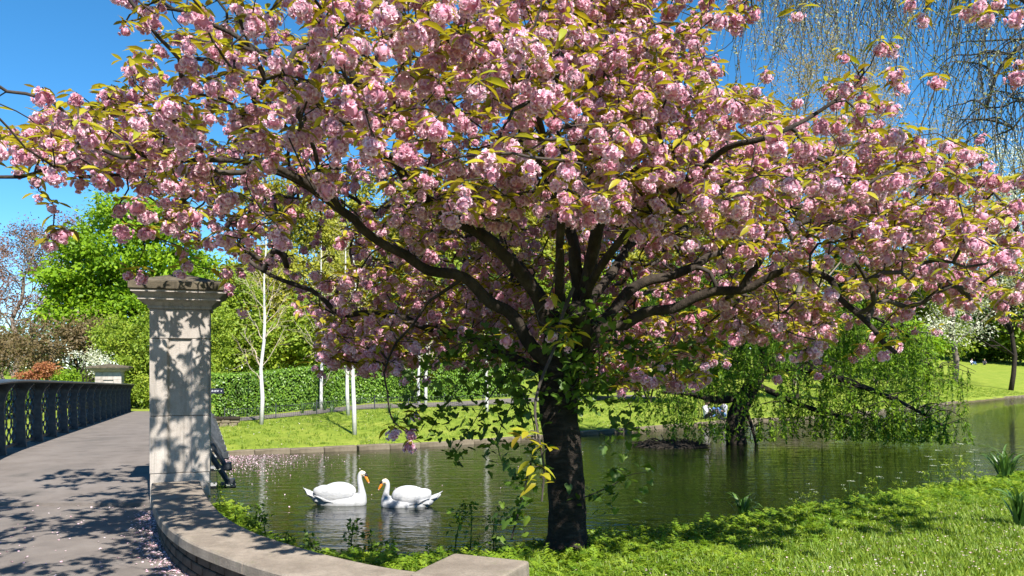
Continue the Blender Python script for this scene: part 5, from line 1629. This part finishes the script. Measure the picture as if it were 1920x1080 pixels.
# ------------------------------------------------------------------ strap-leaved clumps, cow parsley
def strap_clump(name, label, loc, n, L, seed, group=None, w=.016, sc=1.0, lean=.55):
    rs = np.random.default_rng(seed); g = empty(name, loc); tag(g, label, 'plant', group)
    bl = []
    for s in range(3):
        V = []; F = []
        for k in range(7):
            t = k / 6; x = lean * (t ** (1.6 + .5 * s)) * (.6 + .3 * s); z = math.sin(t * (1.35 + .25 * s)) * .95; ww = w / L * (1 - t ** 2.5) + .001
            V += [(x, -ww, z + .012), (x, 0, z), (x, ww, z + .012)]
        for k in range(6):
            for j in (0, 1): F.append((k * 3 + j, k * 3 + j + 1, (k + 1) * 3 + j + 1, (k + 1) * 3 + j))
        m = mesh_np('blade', np.array(V) * L, np.array(F), {'rnd': np.full(len(V), .2 + .3 * s)}, True); m.materials.append(M['lf_blade']); bl.append(m)
    for k in range(n):
        o = link('blade', bl[k % 3], None, g); a = rs.uniform(0, 6.283); r = rs.uniform(0, .06 * L / .4)
        o.location = (math.cos(a) * r, math.sin(a) * r, -.02); o.rotation_euler = (rs.uniform(-.2, .2), rs.uniform(-.25, .35), a); o.scale = (rs.uniform(.7, 1.2),) * 3
    return g
for k, (px, py, d0, n, L, lb) in enumerate([(1393, 982, 7, 34, .28, 'tuft of narrow strap leaves on the bank nearest the cherry'), (1885, 905, 9, 60, .42, 'big clump of grey-green strap leaves at the water edge'),
        (1912, 990, 6, 40, .34, 'sprawling clump of long strap leaves on the lawn')]):
    p = on_ground(px, py, d0 - 2, 40); strap_clump('daffodil_clump', lb, p, n, L, 300 + k)
for k, (px, py) in enumerate([(535, 772), (567, 776), (590, 772), (622, 774), (676, 758), (730, 775), (742, 795), (765, 800), (610, 770)]):
    p = on_ground(px, py, 22, 60); strap_clump('daffodil_clump', 'spent daffodil leaves growing in the far lawn among the birches', p, 14, .42, 320 + k, 'daffodil leaves among the birches', .02)

M['umbel'] = plain('umbel', (.60, .62, .46), .7)
def parsley_meshes(seed):
    rs = np.random.default_rng(seed); st = MB(); lf = []; um = MB()
    h = 1.0
    tp = wiggle((0, 0, -.05), (rs.uniform(-.1, .1), rs.uniform(-.1, .1), h), rs, 5, .03); st.tube(tp, list(np.linspace(.014, .006, len(tp))), 4)
    heads = [np.array(tp[-1])]
    for k in range(2):
        i = int(len(tp) * (.45 + .12 * k)); i = min(i, len(tp) - 2); a = rs.uniform(0, 6.283); e = np.array(tp[i]) + np.array([math.cos(a) * .2, math.sin(a) * .2, .25])
        w = wiggle(tp[i], e, rs, 3, .05); st.tube(w, .005, 3); heads.append(e)
    for hd in heads:
        for k in range(6):
            a = k * 2.4; r = .018 * math.sqrt(k) * 2; e = hd + np.array([math.cos(a) * r, math.sin(a) * r, .05])
            st.tube([hd, e], .0025, 3, cap=False)
            for q in range(4):
                c = e + rs.normal(0, .010, 3) * np.array([1, 1, .3]); um.box(c, (.009, .009, .005), rs.uniform(0, 1))
    c = []; 
    for k in range(9):
        i = int(len(tp) * rs.uniform(.05, .7)); a = rs.uniform(0, 6.283)
        for q in range(12): c.append(np.array(tp[i]) + np.array([math.cos(a), math.sin(a), .25]) * (.05 + .022 * q) + rs.normal(0, .025, 3))
    return st, np.array(c), um
PMESH = []
for s in range(3):
    st, c, um = parsley_meshes(400 + s); rs = np.random.default_rng(s)
    a = bpy.data.meshes.new('stem'); a.from_pydata(st.v, [], st.f); a.materials.append(M['lf_blade'])
    n = len(c) * 2; cc = np.repeat(c, 2, axis=0); ax = norm(rs.normal(0, 1, (n, 3))); nr = norm(rs.normal(0, .5, (n, 3)) + np.array([0, 0, 1])); nr = norm(nr - ax * np.sum(nr * ax, 1)[:, None])
    L = .055 * rs.uniform(.7, 1.3, n); v, f = kite_leaves(cc, ax, nr, L, L * .5); b_ = mesh_np('foliage', v, f, {'rnd': np.repeat(rs.uniform(0, 1, n), 4)}); b_.materials.append(M['lf_lime'])
    u = bpy.data.meshes.new('flower_heads'); u.from_pydata(um.v, [], um.f); u.materials.append(M['umbel']); PMESH.append((a, b_, u))
PARS = [(1520, 962, .30), (1610, 950, .36), (1645, 946, .40), (1590, 955, .28), (1740, 930, .46), (1765, 925, .5), (1800, 920, .55), (1830, 916, .45), (1490, 968, .24), (1690, 940, .3), (1320, 985, .22), (410, 962, .5)]
for k, (px, py, h) in enumerate(PARS):
    p = on_ground(px, py, 5, 20) if k < 11 else Vector((-3.02, 8.3, gz(-3.02, 8.3)))
    g = empty('cow_parsley', p, k * 1.3); g.scale = (h,) * 3
    if k < 11: tag(g, 'thin cow parsley with white flower heads on the grassy bank edge', 'plant', 'cow parsley along the bank')
    else: tag(g, 'cow parsley growing by the foot of the tall gatepost', 'plant')
    for nm, me in zip(('stem', 'foliage', 'flower_heads'), PMESH[k % 3]): link(nm, me, None, g)['kind'] = 'stuff'
# young shrubby weeds behind the curved wall
for k, (px, d, h) in enumerate([(440, 7.9, .22), (470, 7.55, .30), (505, 7.2, .26), (545, 6.95, .20), (600, 6.65, .24), (650, 6.5, .30), (700, 6.45, .26), (735, 6.4, .22), (850, 6.5, .42), (885, 6.55, .46), (925, 6.6, .36)]):
    x = (px - CX) / FPX * d; rs = np.random.default_rng(500 + k); p = Vector((x, d, gz(x, d)))
    g = empty('bank_weed', p); tag(g, 'young leafy weed standing dark against the water behind the curved wall', 'plant', 'weeds behind the curved wall')
    mb = MB(); tp = wiggle((0, 0, -.05), (rs.uniform(-.08, .08), rs.uniform(-.05, .05), h), rs, 4, .03); mb.tube(tp, list(np.linspace(.007, .003, len(tp))), 4); mb.build('stem', M['lf_mid'], g)
    c = np.array([np.array(tp[int(len(tp) * t)]) for t in rs.uniform(.15, .99, 12)])
    leaf_cloud('foliage', c, 6, .06, .05, rs, M['lf_mid'], g, .4, 1.2, .5)

# ------------------------------------------------------------------ grass, ground cover and fallen petals
rs = np.random.default_rng(77)
def tuft_mesh(seed, n=14, h=.055):
    r = np.random.default_rng(seed); a = r.uniform(0, 6.283, n); c = np.stack([r.normal(0, .03, n), r.normal(0, .03, n), np.full(n, -.005)], -1)
    ax = norm(np.stack([np.cos(a) * .55, np.sin(a) * .55, np.ones(n)], -1)); nr = norm(np.stack([-np.cos(a), -np.sin(a), np.full(n, .5)], -1)); L = h * r.uniform(.6, 1.5, n)
    v, f = kite_leaves(c, ax, nr, L, np.full(n, .0065)); m = mesh_np('tuft', v, f, {'rnd': np.repeat(r.uniform(0, 1, n), 4)}); return m
M['lf_grass'] = leaf_mat('lf_grass', [(0.11, 0.19, 0.018), (0.185, 0.285, 0.026), (0.29, 0.36, 0.045)], 0.4, 0.5, 0.3)
M['lf_cover'] = leaf_mat('lf_cover', [(0.09, 0.18, 0.014), (0.17, 0.275, 0.02), (0.27, 0.36, 0.032)], 0.42, 0.5, 0.3, source='obj')
TU = []
for s in range(4):
    m = tuft_mesh(s); m.materials.append(M['lf_grass']); TU.append(proto('tuft_shape', m))
def cover_mesh(seed):
    r = np.random.default_rng(seed); C = []; A = []; Ls = []
    for s in range(5):                      # five fronds, each of paired leaflets
        az = s * 1.257 + r.uniform(-.3, .3); rise = r.uniform(.35, .9)
        for k in range(5):
            t = .25 + .18 * k; p = np.array([math.cos(az) * t, math.sin(az) * t, rise * t - .45 * t * t]) * .13
            for sd in (1, -1):
                d = np.array([math.cos(az + sd * .8), math.sin(az + sd * .8), .05]); C.append(p); A.append(d); Ls.append(.05 * (1.15 - .16 * k))
        C.append(p); A.append(np.array([math.cos(az), math.sin(az), -.2])); Ls.append(.03)
    n = len(C); A = norm(np.array(A) + r.normal(0, .12, (n, 3))); nr = norm(np.array([0, 0, 1.0]) + r.normal(0, .25, (n, 3))); nr = norm(nr - A * np.sum(nr * A, 1)[:, None]); Ls = np.array(Ls)
    v, f = kite_leaves(np.array(C), A, nr, Ls, Ls * .55); m = mesh_np('cover', v, f); m.materials.append(M['lf_cover']); return m
CV = [proto('cover_shape', cover_mesh(s)) for s in range(4)]
def lawn_points(n, x0, x1, y0, y1, cond):
    out = []
    while sum(len(o) for o in out) < n:
        x = rs.uniform(x0, x1, 20000); y = rs.uniform(y0, y1, 20000)
        px = CX + x / y * FPX
        k = (px > -30) & (px < 1990) & (~inside(x, y, LAKE) | (seg_dist(x, y, NEAR) < .25)) & cond(x, y)
        out.append(np.stack([x[k], y[k]], -1))
    p = np.vstack(out)[:n]
    return np.column_stack([p, ground_z(p[:, 0], p[:, 1])])
def right_of_wall(x, y):
    """lake side of the curved wall and beyond the kerb"""
    xw = np.interp(y, o_y, o_x) + .42
    return (y > 4.55) & ((x > xw) & ((y > 4.9) | (x > .15)))
g1 = lawn_points(14000, -3.6, 9, 4.5, 13.5, right_of_wall)
n = len(g1); o = scatter('grass', g1, np.stack([rs.normal(0, .15, n), rs.normal(0, .15, n), rs.uniform(0, 6.283, n)], -1), rs.uniform(.6, 1.3, n), TU); tag(o, 'short bright lawn grass on the near bank', 'grass')
def edge_bias(x, y):
    d = seg_dist(x, y, NEAR); pr = np.clip(1.25 - d / 1.25, .0, 1)
    pr = np.where(x < 1.9, np.maximum(pr, .9), pr); pr = np.maximum(pr, .10 + .14 * (np.sin(x * 2.1) * np.sin(y * 2.7 + 1) > .25))
    return right_of_wall(x, y) & (rs.uniform(0, 1, len(x)) < pr)
g2 = lawn_points(7500, -3.6, 9, 4.5, 13.5, edge_bias)
n = len(g2); d_ = seg_dist(g2[:, 0], g2[:, 1], NEAR)
o = scatter('ground_cover', g2, np.stack([rs.normal(0, .25, n), rs.normal(0, .25, n), rs.uniform(0, 6.283, n)], -1), rs.uniform(.5, 1.1, n) * np.clip(1.25 - d_ * .32, .5, 1.25), CV); tag(o, 'feathery green cow parsley leaves carpeting the near bank', 'ground cover')
# far bank grass fringe
n = 9000; q, tan, nrm, t = resample([tuple(p) for p in FAR], .1); k = (q[:, 0] > -12) & (q[:, 0] < 45); q, nrm = q[k], nrm[k]; i = rs.integers(0, len(q), n); of = rs.uniform(.25, 8, n)
fp_ = q[i] + nrm[i] * of[:, None]; fpz = np.column_stack([fp_, ground_z(fp_[:, 0], fp_[:, 1])])
o = scatter('far_grass', fpz, np.stack([rs.normal(0, .15, n), rs.normal(0, .15, n), rs.uniform(0, 6.283, n)], -1), rs.uniform(1.0, 2.2, n), TU); tag(o, 'rough tufts of grass on the far lawn', 'grass')

def petals(name, pts, size, label):
    n = len(pts); a = rs.uniform(0, 6.283, n); ax = np.stack([np.cos(a), np.sin(a), rs.normal(0, .15, n)], -1); nr = np.stack([rs.normal(0, .25, n), rs.normal(0, .25, n), np.ones(n)], -1); ax = norm(ax); nr = norm(nr - ax * np.sum(nr * ax, 1)[:, None])
    L = size * rs.uniform(.6, 1.4, n); v, f = kite_leaves(pts, ax, nr, L, L * .8)
    o = link(name, mesh_np(name, v, f, {'rnd': np.repeat(rs.uniform(0, 1, n), 4)}), M['petal_fallen']); tag(o, label, 'petals', kind='stuff')
g3 = lawn_points(2800, -1, 9, 4.6, 12.5, lambda x, y: right_of_wall(x, y) & (rs.uniform(0, 1, len(x)) < np.clip(1.35 - (y - 4.5) / 4.2, .06, 1)) & (x > .2)); g3[:, 2] += .028
petals('lawn_petals', g3, .020, 'pale pink petals strewn over the near lawn')
i = rs.integers(10, len(wq) - 5, 1500); of = .17 + np.abs(rs.normal(0, .10, 1500)); pp = wq[i] + wl[i] * of[:, None] + rs.normal(0, .015, (1500, 2))
pz = np.column_stack([pp, np.full(1500, .925)]); 
sx = rs.uniform(-7, -1.5, 600); sy = rs.uniform(4.2, 9, 600); kk = sx < np.interp(sy, o_y, o_x) - .1
pz = np.vstack([pz, np.column_stack([sx[kk], sy[kk], np.full(kk.sum(), .925)])])
petals('path_petals', pz, .022, 'drift of pink petals on the asphalt along the foot of the curved wall')
n = 1500; px = 415 + np.abs(rs.normal(0, 75, n)); py = 852 + np.abs(rs.normal(0, 16, n)); px2 = rs.uniform(400, 1100, 110); py2 = rs.uniform(845, 1000, 110)
px = np.concatenate([px, px2]); py = np.concatenate([py, py2]); d = CAM_Z * FPX / (py - HY); x = (px - CX) / FPX * d
kk = inside(x, d, LAKE) & (seg_dist(x, d, NEAR) > 1.0); petals('floating_petals', np.column_stack([x[kk], d[kk], np.full(kk.sum(), .006)]), .03, 'fallen petals floating on the lake by the far edging')
dz = on_ground(900, 800, 22, 60)
n = 900; i = rs.integers(0, len(q), n); of = rs.uniform(.6, 7, n); fp_ = q[i] + nrm[i] * of[:, None]; kk = fp_[:, 0] < 20; fp_ = fp_[kk]
petals('daisies', np.column_stack([fp_, ground_z(fp_[:, 0], fp_[:, 1]) + .05]), .045, 'white daisies and petals dotted over the far lawn')
